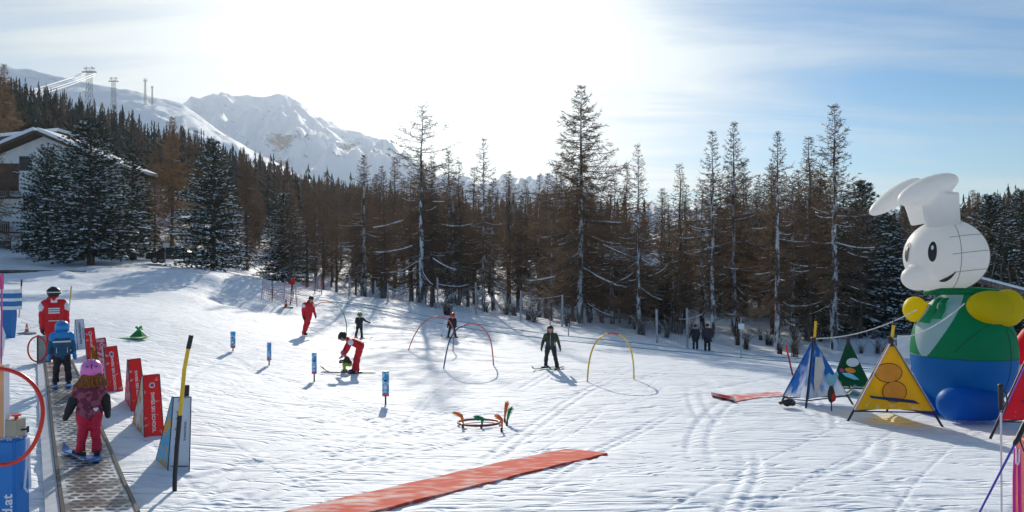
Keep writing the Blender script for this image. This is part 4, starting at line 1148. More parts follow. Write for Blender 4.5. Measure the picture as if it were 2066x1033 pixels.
arch([([(618, 648), (628, 625), (640, 614), (655, 610), (671, 611)], M_SALMON, 'left_pole'), ([(671, 611), (684, 619), (694, 636), (699, 655), (699, 676)], M_DKGREEN, 'right_pole')], 'half red half green arch beside the upright instructor')

# ring on the snow with brushes stuck round it
c = gnd(966, 858); k = c.y / F
g = G(); rx, ry = 42 * k, 42 * k
pts = []
for i in range(41):
    a = 6.2832 * i / 40; x, y = c.x + rx * math.cos(a), c.y + ry * math.sin(a); pts.append((x - c.x, y - c.y, gz(x, y) - c.z + .05))
t = thing('hula_hoop', 'dark red hoop lying flat on the snow between the brushes', 'hoop', c)
g.tube(pts, .022, 8, 0, False); g.obj('ring', mat('dark_red_hoop', (.25, .02, .02), .4), t)
M_BROR = mat('orange_bristles', (.85, .20, .02), .6, .15); M_BRGR = mat('green_bristles', (.0, .28, .12), .6, .15)
def brush(bx, by, tx, ty, m, label, curl=0.0, wid=9):
    b = gnd(bx, by); t = thing('bristle_marker', label, 'brush marker', b, 0, 'bristle brushes stuck in the snow round the hoop'); L_ = local(t); k = b.y / F
    rng = random.Random(int(bx * 7)); tip = at(tx, ty, b.y); g = G(); T = L_(tip); n = 60
    for i in range(n):
        o = Vector((rng.uniform(-.012, .012), rng.uniform(-.012, .012), .05))
        e = T * rng.uniform(.82, 1.06) + Vector((rng.gauss(0, wid * k * .30), rng.gauss(0, wid * k * .30), rng.gauss(0, .015)))
        m_ = o.lerp(e, .55) + Vector((-curl * k * 6, 0, .05))
        g.tube([o, o.lerp(m_, .5) + Vector((0, 0, .01)), m_, m_.lerp(e, .6) + Vector((0, 0, .015)), e], [.004, .0045, .0045, .004, .003], 3)
    g.obj('bristles', m, t)
    g = G(); g.tube([(0, 0, -.08), (T.x * .1, 0, .08)], .022, 8); g.obj('stem', M_BLACK, t)
brush(935, 864, 916, 833, M_BROR, 'orange bristle brush leaning left at the left of the hoop', -1)
brush(972, 864, 957, 841, M_BRGR, 'green bristle brush standing at the middle of the hoop', -1.5, 7)
brush(1013, 871, 1000, 839, M_BROR, 'orange bristle brush leaning left at the right rim of the hoop', -1)
brush(1018, 853, 1024, 810, M_BROR, 'tall upright orange brush behind the hoop', 0)
brush(1022, 859, 1033, 823, M_BRGR, 'green bristle brush leaning right beside the tall orange one', 0)

# red sliding mats
def mat_strip(corners, label, m, nu=60, nv=8, thick=.02, curl=0):
    """corners: near-left, near-right, far-right, far-left pixels"""
    c = [gnd(*q) for q in corners]; o = (c[0] + c[2]) / 2; o.z = gz(o.x, o.y); t = thing('snow_mat', label, 'mat', o, 0, 'red plastic mats laid on the snow'); L_ = local(t)
    g = G(); vs = []; 
    for i in range(nu + 1):
        u = i / nu; a = c[0].lerp(c[3], u); b = c[1].lerp(c[2], u)
        for j in range(nv + 1):
            q = a.lerp(b, j / nv); rip = .004 * math.sin(u * 37 + j * .5) + .004 * math.sin(u * 11)
            if j in (0, nv): rip -= .0
            z = gz(q.x, q.y) + .022 + rip + curl * max(0, (u - .96) / .04) * .10
            vs.append(L_((q.x, q.y, z)))
    n2 = len(vs); g.v = [tuple(v) for v in vs] + [(v.x, v.y, v.z - thick - .05) for v in vs]
    for i in range(nu):
        for j in range(nv): a = i * (nv + 1) + j; g.f.append((a, a + 1, a + nv + 2, a + nv + 1))
    for i in range(nu):
        a, b = i * (nv + 1), (i + 1) * (nv + 1); g.f.append((a, b, b + n2, a + n2)); a += nv; b += nv; g.f.append((b, a, a + n2, b + n2))
    for j in range(nv):
        g.f.append((j + 1, j, j + n2, j + 1 + n2)); a = nu * (nv + 1) + j; g.f.append((a, a + 1, a + 1 + n2, a + n2))
    g.m = [0] * len(g.f)
    g.obj('sheet', m, t)
M_MAT = two_tone('worn_red_mat', (.62, .065, .028), (.76, .60, .56), 5.0, .54, .80, .9, (.6, 1.6, 1), .6, 9, (-4.5, 2.0, .26), axis=0)
M_MAT2 = two_tone('snowed_red_mat', (.60, .04, .03), (.74, .60, .60), 3, .40, .62, .6, (1, 1, 1), .6, 9)
mat_strip([(520, 1052), (630, 1072), (1226, 917), (1140, 908)], 'long worn red mat running diagonally across the foreground snow', M_MAT)
mat_strip([(1575, 793), (1590, 800), (1480, 812), (1435, 802)], 'short bright red mat half covered by snow before the blue tent', M_MAT2, 24, 5, .02, 1)

# conveyor carpet
def belt_mat():
    m = bpy.data.materials.new('perforated_belt'); m.use_nodes = True; n, l = m.node_tree.nodes, m.node_tree.links
    b = n['Principled BSDF']; b.inputs['Roughness'].default_value = .38
    uv = n.new('ShaderNodeUVMap'); sp = n.new('ShaderNodeSeparateXYZ'); l.new(uv.outputs[0], sp.inputs[0])
    def M(op, a, c=None, cl=False):
        q = n.new('ShaderNodeMath'); q.operation = op; q.use_clamp = cl
        for i, v in enumerate((a, c)):
            if v is None: continue
            if isinstance(v, (int, float)): q.inputs[i].default_value = v
            else: l.new(v, q.inputs[i])
        return q.outputs[0]
    row = M('MULTIPLY', sp.outputs[1], 8.0); ri = M('FLOOR', row); off = M('MULTIPLY', M('MODULO', ri, 2.0), .5)
    cu = M('FRACT', M('ADD', M('MULTIPLY', sp.outputs[0], 8.0), off)); cv = M('FRACT', row)
    du = M('DIVIDE', M('SUBTRACT', cu, .5), .40); dv = M('DIVIDE', M('SUBTRACT', cv, .5), .30)
    r2 = M('ADD', M('MULTIPLY', du, du), M('MULTIPLY', dv, dv)); hole = M('LESS_THAN', r2, 1.0)
    edge = M('LESS_THAN', M('ABSOLUTE', M('SUBTRACT', sp.outputs[0], .33)), .285); hole = M('MULTIPLY', hole, edge)
    t = n.new('ShaderNodeTexCoord'); z = n.new('ShaderNodeTexNoise'); z.inputs['Scale'].default_value = 2.6; z.inputs['Detail'].default_value = 8; z.inputs['Roughness'].default_value = .65
    l.new(t.outputs['Object'], z.inputs['Vector'])
    sn = n.new('ShaderNodeMapRange'); sn.inputs['From Min'].default_value = .47; sn.inputs['From Max'].default_value = .62; l.new(z.outputs['Fac'], sn.inputs['Value'])
    x1 = n.new('ShaderNodeMix'); x1.data_type = 'RGBA'; x1.inputs[6].default_value = (.105, .107, .112, 1); x1.inputs[7].default_value = (.62, .66, .70, 1); l.new(sn.outputs[0], x1.inputs[0])
    x2 = n.new('ShaderNodeMix'); x2.data_type = 'RGBA'; l.new(hole, x2.inputs[0]); l.new(x1.outputs[2], x2.inputs[6]); x2.inputs[7].default_value = (.018, .018, .02, 1)
    l.new(x2.outputs[2], b.inputs['Base Color'])
    bp = n.new('ShaderNodeBump'); bp.inputs['Strength'].default_value = .8; bp.inputs['Distance'].default_value = .01; bp.invert = True
    l.new(hole, bp.inputs['Height']); l.new(bp.outputs[0], b.inputs['Normal'])
    return m
def carpet():
    rows = [(1110, 141, 297), (1033, 130, 266), (940, 117, 226), (860, 107, 193), (800, 101, 165), (738, 93, 143)]
    L0 = [gnd(a, y) for y, a, b in rows]; R0 = [gnd(b, y) for y, a, b in rows]
    t = thing('conveyor_carpet', 'grey perforated conveyor carpet carrying skiers up the slope on the left', 'conveyor', (L0[1] + R0[1]) / 2); L_ = local(t)
    n = 80; vs = []; uvs = []; el = []; er = []
    acc = 0; prev = None
    for i in range(n + 1):
        f = i / n * (len(rows) - 1); k = min(int(f), len(rows) - 2); q = f - k
        a = L0[k].lerp(L0[k + 1], q); b = R0[k].lerp(R0[k + 1], q); zz = max(gz(a.x, a.y), gz(b.x, b.y)) + .07; a.z = b.z = zz
        m_ = (a + b) / 2; acc += (m_ - prev).length if prev else 0; prev = m_
        vs += [L_(a), L_(b)]; uvs += [(0, acc), (.66, acc)]; el.append(L_(a)); er.append(L_(b))
    me = bpy.data.meshes.new('belt'); me.from_pydata([tuple(v) for v in vs], [], [(2 * i, 2 * i + 1, 2 * i + 3, 2 * i + 2) for i in range(n)])
    u = me.uv_layers.new(name='UVMap')
    for lp in me.loops: u.data[lp.index].uv = uvs[lp.vertex_index]
    me.materials.append(belt_mat()); link('belt', me, t)
    for e, s in ((el, -1), (er, 1)):
        g = G(); vs = []
        for p in e:
            q = p + Vector((s * .045, 0, 0)); vs += [p + Vector((0, 0, .015)), q + Vector((0, 0, .015)), q + Vector((0, 0, -.12)), p + Vector((0, 0, -.12))]
        g.add(vs, [(4 * i + a, 4 * i + (a + 1) % 4, 4 * i + 4 + (a + 1) % 4, 4 * i + 4 + a) for i in range(n) for a in range(4)]); g.obj('edge_rail', M_BLACK, t)
    # white side boards and end plate
    g = G(); vs = []
    for p in el: vs += [p + Vector((-.20, 0, -.02)), p + Vector((-.05, 0, -.005)), p + Vector((-.05, 0, -.14)), p + Vector((-.20, 0, -.14))]
    g.add(vs, [(4 * i + a, 4 * i + (a + 1) % 4, 4 * i + 4 + (a + 1) % 4, 4 * i + 4 + a) for i in range(n) for a in range(4)]); g.obj('side_board', mat('grey_side_board', (.5, .53, .58), .6), t)
    return t
carpet()
# arrival frame with small red hoop next to the carpet end
b = gnd(90, 735); t = thing('small_hoop', 'small red hoop leaning on a grey board at the upper end of the carpet', 'hoop', b); k = b.y / F
g = G(); g.tube([(-2 * k - 12 * k + 25 * k * math.cos(a) * .75 + 8 * k, -.15, 32 * k + 25 * k * math.sin(a)) for a in [6.2832 * i / 32 for i in range(33)]], .018, 8, 0, False); g.obj('ring', M_HOOPRED, t)
b = gnd(84, 735); t = thing('grey_board', 'upright grey board behind the small red hoop', 'board', b)
g = G(); g.box((0, .02, 27 * k), (14 * k, .04, 60 * k)); g.obj('panel', mat('dull_board', (.32, .35, .34), .7), t)
g = G(); g.box((-8 * k, .02, 27 * k), (2.5 * k, .06, 62 * k)); g.obj('post', M_BLACK, t)

# blue post with beige control box, big red hoop, side panel, silver pouch (left foreground)
d = 6.2; k = d / F
gzl = gz(at(28, 0, d).x, d)
p = Vector((at(30, 0, d).x, d, gzl)); t = thing('padded_post', 'blue padded post with white lettering at the lower left corner', 'post', p); L_ = local(t)
zt = at(0, 883, d).z - gzl; x0 = L_(at(6, 0, d)).x; x1 = L_(at(46, 0, d)).x
bm = bmesh.new(); bmesh.ops.create_cube(bm, size=1); bmesh.ops.scale(bm, vec=(x1 - x0, .2, zt + .2), verts=bm.verts); bmesh.ops.translate(bm, vec=((x0 + x1) / 2, 0, (zt - .2) / 2), verts=bm.verts)
bmesh.ops.bevel(bm, geom=bm.edges[:], offset=.02, segments=3, affect='EDGES'); me = bpy.data.meshes.new('pad'); bm.to_mesh(me); bm.free(); me.materials.append(mat('blue_pad_cloth', (.02, .20, .58), .55, .06, 3, .15, 60)); pad = link('pad', me, t)
zc = L_(at(0, 1030, d)).z
text_mesh('land.at', .125, M_WHITE, pad, frame(Vector((x1 - .06, -.102, L_(at(0, 990, d)).z)), Vector((0, 0, 1)), Vector((-1, 0, 0))), bold=.02, align='RIGHT')
g = G()
rs = random.Random(3)
for i in range(26): g.tube([(x0 + (x1 - x0) * rs.random(), rs.uniform(-.09, .09), zt), (x0 + (x1 - x0) * rs.random(), rs.uniform(-.09, .09), zt + rs.uniform(.01, .035))], .008, 4)
g.obj('torn_foam_edge', M_PWHITE, t)
q = at(30, 881, d); t = thing('control_box', 'beige electrical box with red knob on top of the blue post', 'box', (q.x, q.y, q.z + .005)); k = d / F
bm = bmesh.new(); bmesh.ops.create_cube(bm, size=1); bmesh.ops.scale(bm, vec=(27 * k, .12, 34 * k), verts=bm.verts); bmesh.ops.translate(bm, vec=(0, 0, 18 * k), verts=bm.verts)
bmesh.ops.bevel(bm, geom=bm.edges[:], offset=.006, segments=2, affect='EDGES'); me = bpy.data.meshes.new('housing'); bm.to_mesh(me); bm.free(); me.materials.append(mat('beige_plastic', (.42, .38, .28), .5)); link('housing', me, t)
g = G(); g.tube([(3 * k, 0, 35 * k), (3 * k, 0, 41 * k)], 3.5 * k, 12); g.tube([(3 * k, 0, 41 * k), (3 * k, 0, 44 * k)], 8.5 * k, 16); g.obj('knob', M_HOOPRED, t)
g = G(); g.tube([(13 * k, 0, 13 * k), (26 * k, 0, 14 * k)], 2 * k, 8); g.tube([(26 * k, 0, 8 * k), (26 * k, 0, 20 * k)], 2.6 * k, 8); g.obj('clamp', M_NAVY, t)
q = at(57, 884, d); t = thing('strap_loop', 'long white strap loop hanging beside the blue post', 'strap', q)
g = G(); pts = [(2 * k * math.sin(i) - 1 * k, 0, -i / 10 * 105 * k) for i in range(11)]; g.tube([(-3 * k, 0, 0), (-4 * k, 0, -60 * k), (-8 * k, 0, -100 * k), (-2 * k, 0, -108 * k), (4 * k, 0, -98 * k), (2 * k, 0, -50 * k), (1 * k, 0, 0)], [2.2 * k] * 7, 6); o = g.obj('webbing', mat('silvery_webbing', (.6, .65, .75), .4), t)
q = at(-2, 841, 6.0); k = 6.0 / F; t = thing('large_hoop', 'large bright red ring standing upright at the left edge', 'hoop', (q.x, q.y, q.z))
g = G(); g.tube([(88 * k * math.cos(a), .02 * math.sin(3 * a), 98 * k * math.sin(a)) for a in [6.2832 * i / 64 for i in range(65)]], 4.0 * k, 10, 0, False); g.obj('ring', M_HOOPRED, t, True)
q = gnd(-12, 1100); q = Vector((at(-18, 0, 6.1).x, 6.1, gz(at(-18, 0, 6.1).x, 6.1))); t = thing('tan_panel', 'tan painted board at the left edge inside the large ring', 'board', q)
k = 6.1 / F; zt = (HOR - 738) / F * 6.1 - q.z
g = G(); g.box((0, .06, zt / 2), (42 * k, .05, zt)); g.obj('panel', mat('tan_board', (.72, .38, .18), .6), t)
g = G(); g.box((21.5 * k, .06, zt / 2), (1.6 * k, .06, zt + .01)); g.obj('edge_trim', M_WHITE, t)

# blue and white banner stack, pink poles and white flag behind
b = gnd(18, 682); k = b.y / F; t = thing('padded_barrier', 'blue padded barrier with white bands at the left edge', 'barrier', b)
M_BLUEPAD = mat('blue_tarpaulin', (.02, .17, .45), .55, .12, 2, .4, 6)
g = G(); w0, w1, h0 = 28 * k, 36 * k, 48 * k
g.tube([(0, 0, -.05), (0, 0, h0 * .5), (0, 0, h0), (0, 0, h0 * 1.25)], [w0 * .42, w0 * .5, w0 * .56, w0 * .52], 4)
for v in range(len(g.v)): x, y, z = g.v[v]; g.v[v] = (x * math.cos(R(45)) - y * math.sin(R(45)), (x * math.sin(R(45)) + y * math.cos(R(45))) * .7, z)
g.obj('lower_pad', M_BLUEPAD, t)
for i, (za, zb2, m) in enumerate(((57, 64, M_WHITE), (64, 74, M_BLUEPAD), (74, 80, M_WHITE), (80, 90, M_BLUEPAD), (90, 98, M_WHITE))):
    g = G(); g.box((1 * k, 0, (za + zb2) / 2 * k), (34 * k, .35, (zb2 - za) * k * 1.0)); g.obj('band', m, t)
b = gnd(2, 752); k = b.y / F; t = thing('pink_pole', 'thin pink pole standing before the white flag', 'pole', b); g = G(); g.tube([(0, 0, -.1), (2 * k, 0, 200 * k)], .016, 8); g.obj('shaft', mat('pink_pole_paint', (.75, .08, .30), .5), t)
b = gnd(-8, 745); k = b.y / F; t = thing('white_flag', 'white cloth flag cut off by the left edge', 'flag', b)
g = G(); g.tube([(0, 0, -.1), (0, 0, 120 * k)], .015, 8); g.obj('shaft', M_WHITE, t)
g = G(); g.add([(0, 0, 105 * k), (10 * k, -.03, 100 * k), (20 * k, 0, 68 * k), (12 * k, .03, 25 * k), (0, 0, 20 * k)], [(0, 1, 2, 3, 4)]); g.obj('cloth', M_WHITE, t)
b = gnd(-4, 640); k = b.y / F; t = thing('pink_banner', 'upright pink banner at the left edge', 'banner', b)
g = G(); g.tube([(0, 0, -.1), (0, 0, 88 * k)], .03, 8); g.obj('shaft', M_BLACK, t); g = G(); g.box((5 * k, 0, 60 * k), (12 * k, .03, 52 * k)); g.obj('cloth', mat('pink_cloth', (.75, .06, .22), .6), t)

# green cloth marker on the slope
b = gnd(277, 682); k = b.y / F; t = thing('green_marker', 'green cloth marker with a ruffled top on the slope behind the wedges', 'marker', b)
g = G(); g.add([(-16 * k, -.1, 0), (14 * k, -.1, 0), (14 * k, .25, 0), (-14 * k, .25, 0), (-2 * k, .05, 16 * k), (5 * k, .05, 15 * k)], [(0, 1, 5, 4), (1, 2, 5), (2, 3, 4, 5), (3, 0, 4)]); g.obj('cloth', M_GREEN, t)
g = G()
for x, z, r in ((1, 18, 4), (-3, 21, 3), (5, 21, 3.4), (2, 15, 3.5), (8, 17, 2), (6, 23, 2)): g.ell((x * k, .05, z * k), (r * k, r * k * .6, r * k * .8))
g.obj('ruffle', mat('bright_green_cloth', (.05, .42, .06), .6), t)
b = gnd(262, 683); g = G(); g.box((0, 0, .03), (60 * k, .5, .02)); o = g.obj('green_strip', mat('lime_strip', (.25, .55, .2), .7), None, False, b); tag(o, 'flat lime green strip lying beside the green cloth marker', 'strip')
# ---------------------------------------------------------------- tripod tents
M_TY = two_tone('yellow_tent_cloth', (.84, .56, .01), (.80, .78, .70), 9, .78, .95, .55, (1, 1, 1), .15, 6, (.25, .9, .28), trans=.5)
M_TB = two_tone('blue_tent_cloth', (.03, .21, .58), (.72, .78, .86), 3.2, .60, .72, .6, (1, 1, .6), .4, 9, (.2, 1.5, .22), trans=.5)
M_TG = two_tone('green_tent_cloth', (.0, .13, .045), (.60, .68, .66), 8, .80, .95, .6, (1, 1, 1), .2, 6, (.2, .8, .25), trans=.5)
M_TR = two_tone('red_tent_cloth', (.72, .02, .05), (.80, .62, .66), 8, .78, .9, .6, (1, 1, 1), .2, 6, (.2, .8, .28), trans=.5)
M_FRAME = mat('dark_tent_frame', (.03, .025, .03), .45)
def tent(name, apex, feet, hemf, cloth, label, pole=None, d=None, trim=None, up=.09):
    """apex pixel; three feet pixels with their depth offsets; the cloth hem sits at fraction hemf up the legs"""
    c = [gnd(a, b) if dy is None else at(a, b, dy) for a, b, dy in feet]
    dm = d or sum(q.y for q in c) / 3; A = at(apex[0], apex[1], dm)
    o = sum(c, Vector()) / 3; t = thing(name, label, 'tent', o, 0, 'small tripod tents on the right'); L_ = local(t)
    c = [L_(q) for q in c]; A = L_(A); k = dm / F
    for q in c:
        g = G(); g.tube([q - (A - q).normalized() * .05, A + (A - q).normalized() * up], .022, 8); g.obj('leg', M_FRAME, t)
    h = [q.lerp(A, hemf) for q in c]; top = [q.lerp(A, .965) for q in c]
    for i in range(3):
        j = (i + 1) % 3; n = (h[j] - h[i]).cross(A - h[i]).normalized()
        ce = (h[0] + h[1] + h[2]) / 3
        if n.dot((h[i] + h[j]) / 2 - ce) < 0: n = -n
        vs = []; m_ = 12; fs = []
        for a in range(m_ + 1):
            for b in range(m_ + 1):
                u = b / m_; v = a / m_; p = h[i].lerp(h[j], u).lerp(top[i].lerp(top[j], u), v)
                bow = -.05 * math.sin(math.pi * u) * math.sin(math.pi * min(1, v + .12)) * 1.0
                if v == 0: p = p + Vector((0, 0, .02 * math.sin(math.pi * u)))
                vs.append(p + n * (.025 + bow))
        for a in range(m_):
            for b in range(m_): q = a * (m_ + 1) + b; fs.append((q, q + 1, q + m_ + 2, q + m_ + 1))
        g = G(); g.add(vs, fs); g.obj('cloth_panel', cloth, t, True)
        g = G(); g.tube([h[i] - Vector((0, 0, .03)), h[j] - Vector((0, 0, .03))], .014, 6); g.obj('hem_rod', M_FRAME, t)
        if trim is not None: g = G(); g.tube([h[i] + n * .03, top[i] + n * .03], .014, 6); g.obj('edge_trim', trim, t)
    g = G(); g.tube([A - Vector((0, 0, .10)), A + Vector((0, 0, .05))], .05, 10); g.obj('apex_clamp', M_FRAME, t)
    if pole:
        g = G(); g.tube([L_(at(pole[0], pole[1], dm)), L_(at(pole[2], pole[3], dm))], .028, 8); g.obj('padded_tip', M_YELLOW, t)
        g = G(); g.tube([L_(at(pole[2], pole[3], dm)), L_(at(pole[2] + .5, pole[3] - 12, dm))], .012, 6); g.obj('rod', M_FRAME, t)
    return t, L_, h, A, k
def patch(L_, parent, dm, pts, m, name, plane, off=.03, n=None):
    """flat printed patch: pixel outline projected on the plane (point, normal)"""
    P0, N = plane; vs = []
    for a, b in pts:
        r = ray(a, b); s = P0.dot(N) / r.dot(N); vs.append(L_(r * s + (N * (off if N.y < 0 else -off))))
    g = G(); g.add(vs, [tuple(range(len(vs)))]); return g.obj(name, m, parent)
def oval(cx, cy, rx, ry, rot=0, n=22):
    c, s = math.cos(R(rot)), math.sin(R(rot)); return [(cx + rx * math.cos(a) * c - ry * math.sin(a) * s, cy + rx * math.cos(a) * s + ry * math.sin(a) * c) for a in [6.2832 * i / n for i in range(n)]]
def plane_of(t, h, i, j, A):
    a, b, c = h[i] + t.location, h[j] + t.location, A + t.location; return (a, (b - a).cross(c - a).normalized())
M_INK = mat('black_print', (.015, .012, .012), .6); M_OR = mat('orange_print', (.82, .30, .02), .6, .1); M_PWH = mat('white_print', (.70, .72, .72), .6, .1); M_LBL = mat('pale_blue_print', (.25, .60, .78), .6, .15)
M_PK = mat('magenta_print', (.6, .05, .3), .6)
trimw = mat('pinkish_trim', (.75, .62, .68), .6)
# yellow
t, L_, h, A, k = tent('tripod_tent', (1797, 688), [(1706, 858, 13.1), (1902, 862, 13.0), (1789, 846, 14.6)], .185, M_TY, 'yellow tripod tent with orange print, nearest of the tents', (1799, 690, 1803, 656), 13.2, trimw)
pl = plane_of(t, h, 0, 1, A)
for pts, m, nm in ((oval(1791, 752, 28, 20), M_INK, 'print_outline'), (oval(1791, 752, 26.5, 18.5), M_OR, 'printed_disc'),
                   (oval(1803, 790, 25, 22), M_INK, 'print_outline'), (oval(1803, 790, 23.5, 20.5), M_OR, 'printed_disc'),
                   ([(1752, 797), (1756, 803), (1800, 809), (1855, 815), (1842, 807), (1800, 802), (1762, 799)], M_NAVY, 'printed_stroke')):
    patch(L_, t, 13, pts, m, nm, pl, .034 + .003 * (m is M_OR) + .006 * (m is M_NAVY))
# blue
t, L_, h, A, k = tent('tripod_tent', (1641, 688), [(1571, 822, 15.4), (1625, 831, 14.3), (1722, 818, 15.2)], .17, M_TB, 'blue tripod tent splashed with snow, leftmost of the tents', (1643, 690, 1646, 648), 15.0, mat('blue_trim', (.02, .12, .35), .6))
pl = plane_of(t, h, 1, 2, A)
for pts, m, nm in (([(1662, 762), (1668, 752), (1676, 758), (1684, 748), (1688, 756), (1682, 772), (1672, 780), (1664, 772)], M_LBL, 'printed_patch'), ([(1641, 720), (1655, 722), (1660, 742), (1656, 760), (1646, 790), (1640, 800), (1638, 770)], M_PWH, 'snow_smear')):
    patch(L_, t, 15, pts, m, nm, pl, .05)
# green
t, L_, h, A, k = tent('tripod_tent', (1711, 688), [(1674, 792, 17.3), (1762, 792, 17.2), (1714, 788, 19.0)], .10, M_TG, 'dark green tripod tent standing behind the blue and yellow ones', None, 17.4)
pl = plane_of(t, h, 0, 1, A)
for pts, m, nm in ((oval(1719, 731, 13, 9), M_PWH, 'printed_disc'), (oval(1714, 747, 11, 5, 12), M_OR, 'printed_disc'), (oval(1697, 747, 5, 3.5, 20), M_PK, 'printed_disc'), ([(1697, 752), (1712, 752), (1722, 757), (1733, 766), (1722, 766), (1704, 759)], M_LBL, 'printed_stroke')):
    patch(L_, t, 17, pts, m, nm, pl, .045)
# red at the right edge
t, L_, h, A, k = tent('tripod_tent', (2100, 662), [(2000, 880, 11.6), (2196, 884, 11.6), (2100, 868, 13.2)], .15, M_TR, 'red tripod tent with purple edge cut by the right edge of the view', None, 11.7, mat('purple_trim', (.42, .08, .42), .5))
pl = plane_of(t, h, 0, 1, A)
patch(L_, t, 11, [(2056, 808), (2060, 811), (2090, 822), (2090, 817), (2064, 806)], M_NAVY, 'printed_stroke', pl, .05)
# cords between tents and the inflatable figure
def cord(a, b, label, sag=.15, r=.012, m=None):
    t = thing('guy_rope', label, 'rope', a, 0, 'guy ropes of the inflatable rabbit'); L_ = local(t)
    g = G(); g.tube([L_(a.lerp(b, i / 12) - Vector((0, 0, sag * 4 * (i / 12) * (1 - i / 12)))) for i in range(13)], r, 6); g.obj('cord', m or M_PWH, t)
cord(at(1643, 683, 15.0), at(1850, 625, 14.3), 'pale rope from the blue tent top to the scarf of the inflatable rabbit')
cord(at(1800, 684, 13.2), at(1946, 612, 13.15), 'pale rope from the yellow tent top to the near mitten of the rabbit')
cord(at(2056, 636, 14.2), at(2160, 700, 14.2), 'pale rope leaving the near mitten towards the right edge', .02)

# ---------------------------------------------------------------- the inflatable rabbit
def rabbit():
    d = 14.6; k = d / F; b = at(1942, 838, d); zb = gz(b.x, b.y); b.z = zb
    t = thing('inflatable_rabbit', 'giant inflatable white rabbit with green vest, blue trousers and yellow mittens', 'inflatable', b, R(0)); L_ = local(t)
    Wp = lambda px, py, dd=0: L_(at(px, py, d + dd))
    fa = R(180 + 13)                           # facing direction in the ground plane (towards left and the camera)
    fw = Vector((math.cos(fa), math.sin(fa), 0)); sd = Vector((-fw.y, fw.x, 0))      # sd = its left
    mW = mat('white_inflatable_cloth', (.86, .86, .85), .5, .03, 2, .12, 6, trans=.6); mG = mat('green_inflatable_cloth', (.0, .34, .13), .5, .05, 2, .12, 6, trans=.6)
    mB = mat('blue_inflatable_cloth', (.01, .24, .70), .5, .05, 2, .12, 6, trans=.6); mY = mat('yellow_inflatable_cloth', (.88, .72, .0), .5, .04, 2, .12, 6, trans=.6)
    mS = mat('seam_stitching', (.30, .30, .28), .7); mSG = mat('dark_green_stitching', (.0, .10, .04), .7)
    # body as a lathe with three coloured skins meeting edge to edge
    C = Wp(1942, 708); Rb = 93 * k
    zt, zw, zbot = Wp(0, 585).z, Wp(0, 716).z, Wp(0, 832).z
    def rad(z):
        u = (z - C.z) / ((zt - C.z) if z > C.z else (C.z - zbot)); u = max(-1, min(1, u))
        return Rb * (max(0, 1 - abs(u) ** 2.25)) ** .5 * (1 - .06 * max(0, u)) 
    def P(z, ph, o=0): r = rad(z) + o; return C + Vector((0, 0, z - C.z)) + (fw * math.cos(ph) + sd * math.sin(ph)) * r
    def skin(name, z0, z1, f0, f1, m, nz=28, nf=72):
        g = G(); vs = []
        for i in range(nz + 1):
            z = z0 + (z1 - z0) * i / nz
            for j in range(nf + 1):
                a, b2 = f0(z), f1(z); vs.append(P(z, a + (b2 - a) * j / nf))
        g.add(vs, [(i * (nf + 1) + j, i * (nf + 1) + j + 1, (i + 1) * (nf + 1) + j + 1, (i + 1) * (nf + 1) + j) for i in range(nz) for j in range(nf)])
        return g.obj(name, m, t, True)
    zr0 = zbot + .002
    skin('trousers', zr0, zw, lambda z: 0, lambda z: 2 * math.pi, mB)
    wf = lambda z: max(.015, .06 + .80 * ((z - zw) / (zt - zw)) ** .8)
    skin('vest', zw, zt - .001, lambda z: wf(z), lambda z: 2 * math.pi - wf(z), mG)
    skin('shirt_front', zw, zt - .001, lambda z: -wf(z), lambda z: wf(z), mW, 28, 24)
    def seam(pts, m=mS, r=.007, nm='seam', par=None): g = G(); g.tube(pts, r, 5); g.obj(nm, m, par or t)
    seam([P(zw, 6.2832 * i / 72, .001) for i in range(73)], mSG)
    for ph in (1.75, 2.9, 4.2): seam([P(zw + (zt - zw) * i / 20, ph, .001) for i in range(20)], mSG); seam([P(zbot + .1 + (zw - zbot - .1) * i / 20, ph, .001) for i in range(21)], mat('dark_blue_stitching', (.005, .06, .22), .7))
    seam([P(zw + .15 + (zt - zw) * .42 * math.sin(i / 20 * 3.1), .62 + 1.7 * i / 20, .002) for i in range(21)], mSG)
    # head
    hc = Wp(1907, 518); hr = Vector((75 * k, 75 * k, 76 * k))
    def H(ph, th, o=0.0):                      # ph round from the facing direction, th up
        v = (fw * math.cos(ph) + sd * math.sin(ph)) * math.cos(th)
        zs = math.sin(th); rr = Vector((v.x * hr.x, v.y * hr.y, zs * hr.z * (1 if zs > 0 else .93)))
        return hc + rr * (1 + o)
    g = G(); nu, nv = 48, 28
    g.add([H(6.2832 * i / nu, -math.pi / 2 + math.pi * j / nv) for j in range(nv + 1) for i in range(nu)], [(j * nu + i, j * nu + (i + 1) % nu, (j + 1) * nu + (i + 1) % nu, (j + 1) * nu + i) for j in range(nv) for i in range(nu)])
    # cheeks and snout grow out of the same skin by a voxel remesh
    sn_c = hc + fw * 66 * k + Vector((0, 0, -42 * k)); g.ell(sn_c, (30 * k, 30 * k, 26 * k), None, 24, 16)
    g.ell(hc + fw * 44 * k + Vector((0, 0, -38 * k)), (36 * k, 36 * k, 30 * k), None, 24, 16)
    head = remesh(g, 'head', mW, t, .03, 4)
    for ph in (1.15, 2.2, 3.2, 4.3): seam([H(ph, -1.2 + 2.5 * i / 24, .004) for i in range(25)], par=head)
    for th, a0 in ((.05, .95), (-.45, 1.0), (.5, .9)): seam([H(a0 + (6.2832 - 2 * a0) * i / 48, th + .10 * math.sin(6.28 * i / 48), .004) for i in range(49)], par=head)
    # simple face: two upright oval eyes, brows and smile
    def on_head(ph, th, o=.012): return H(ph, th, o)
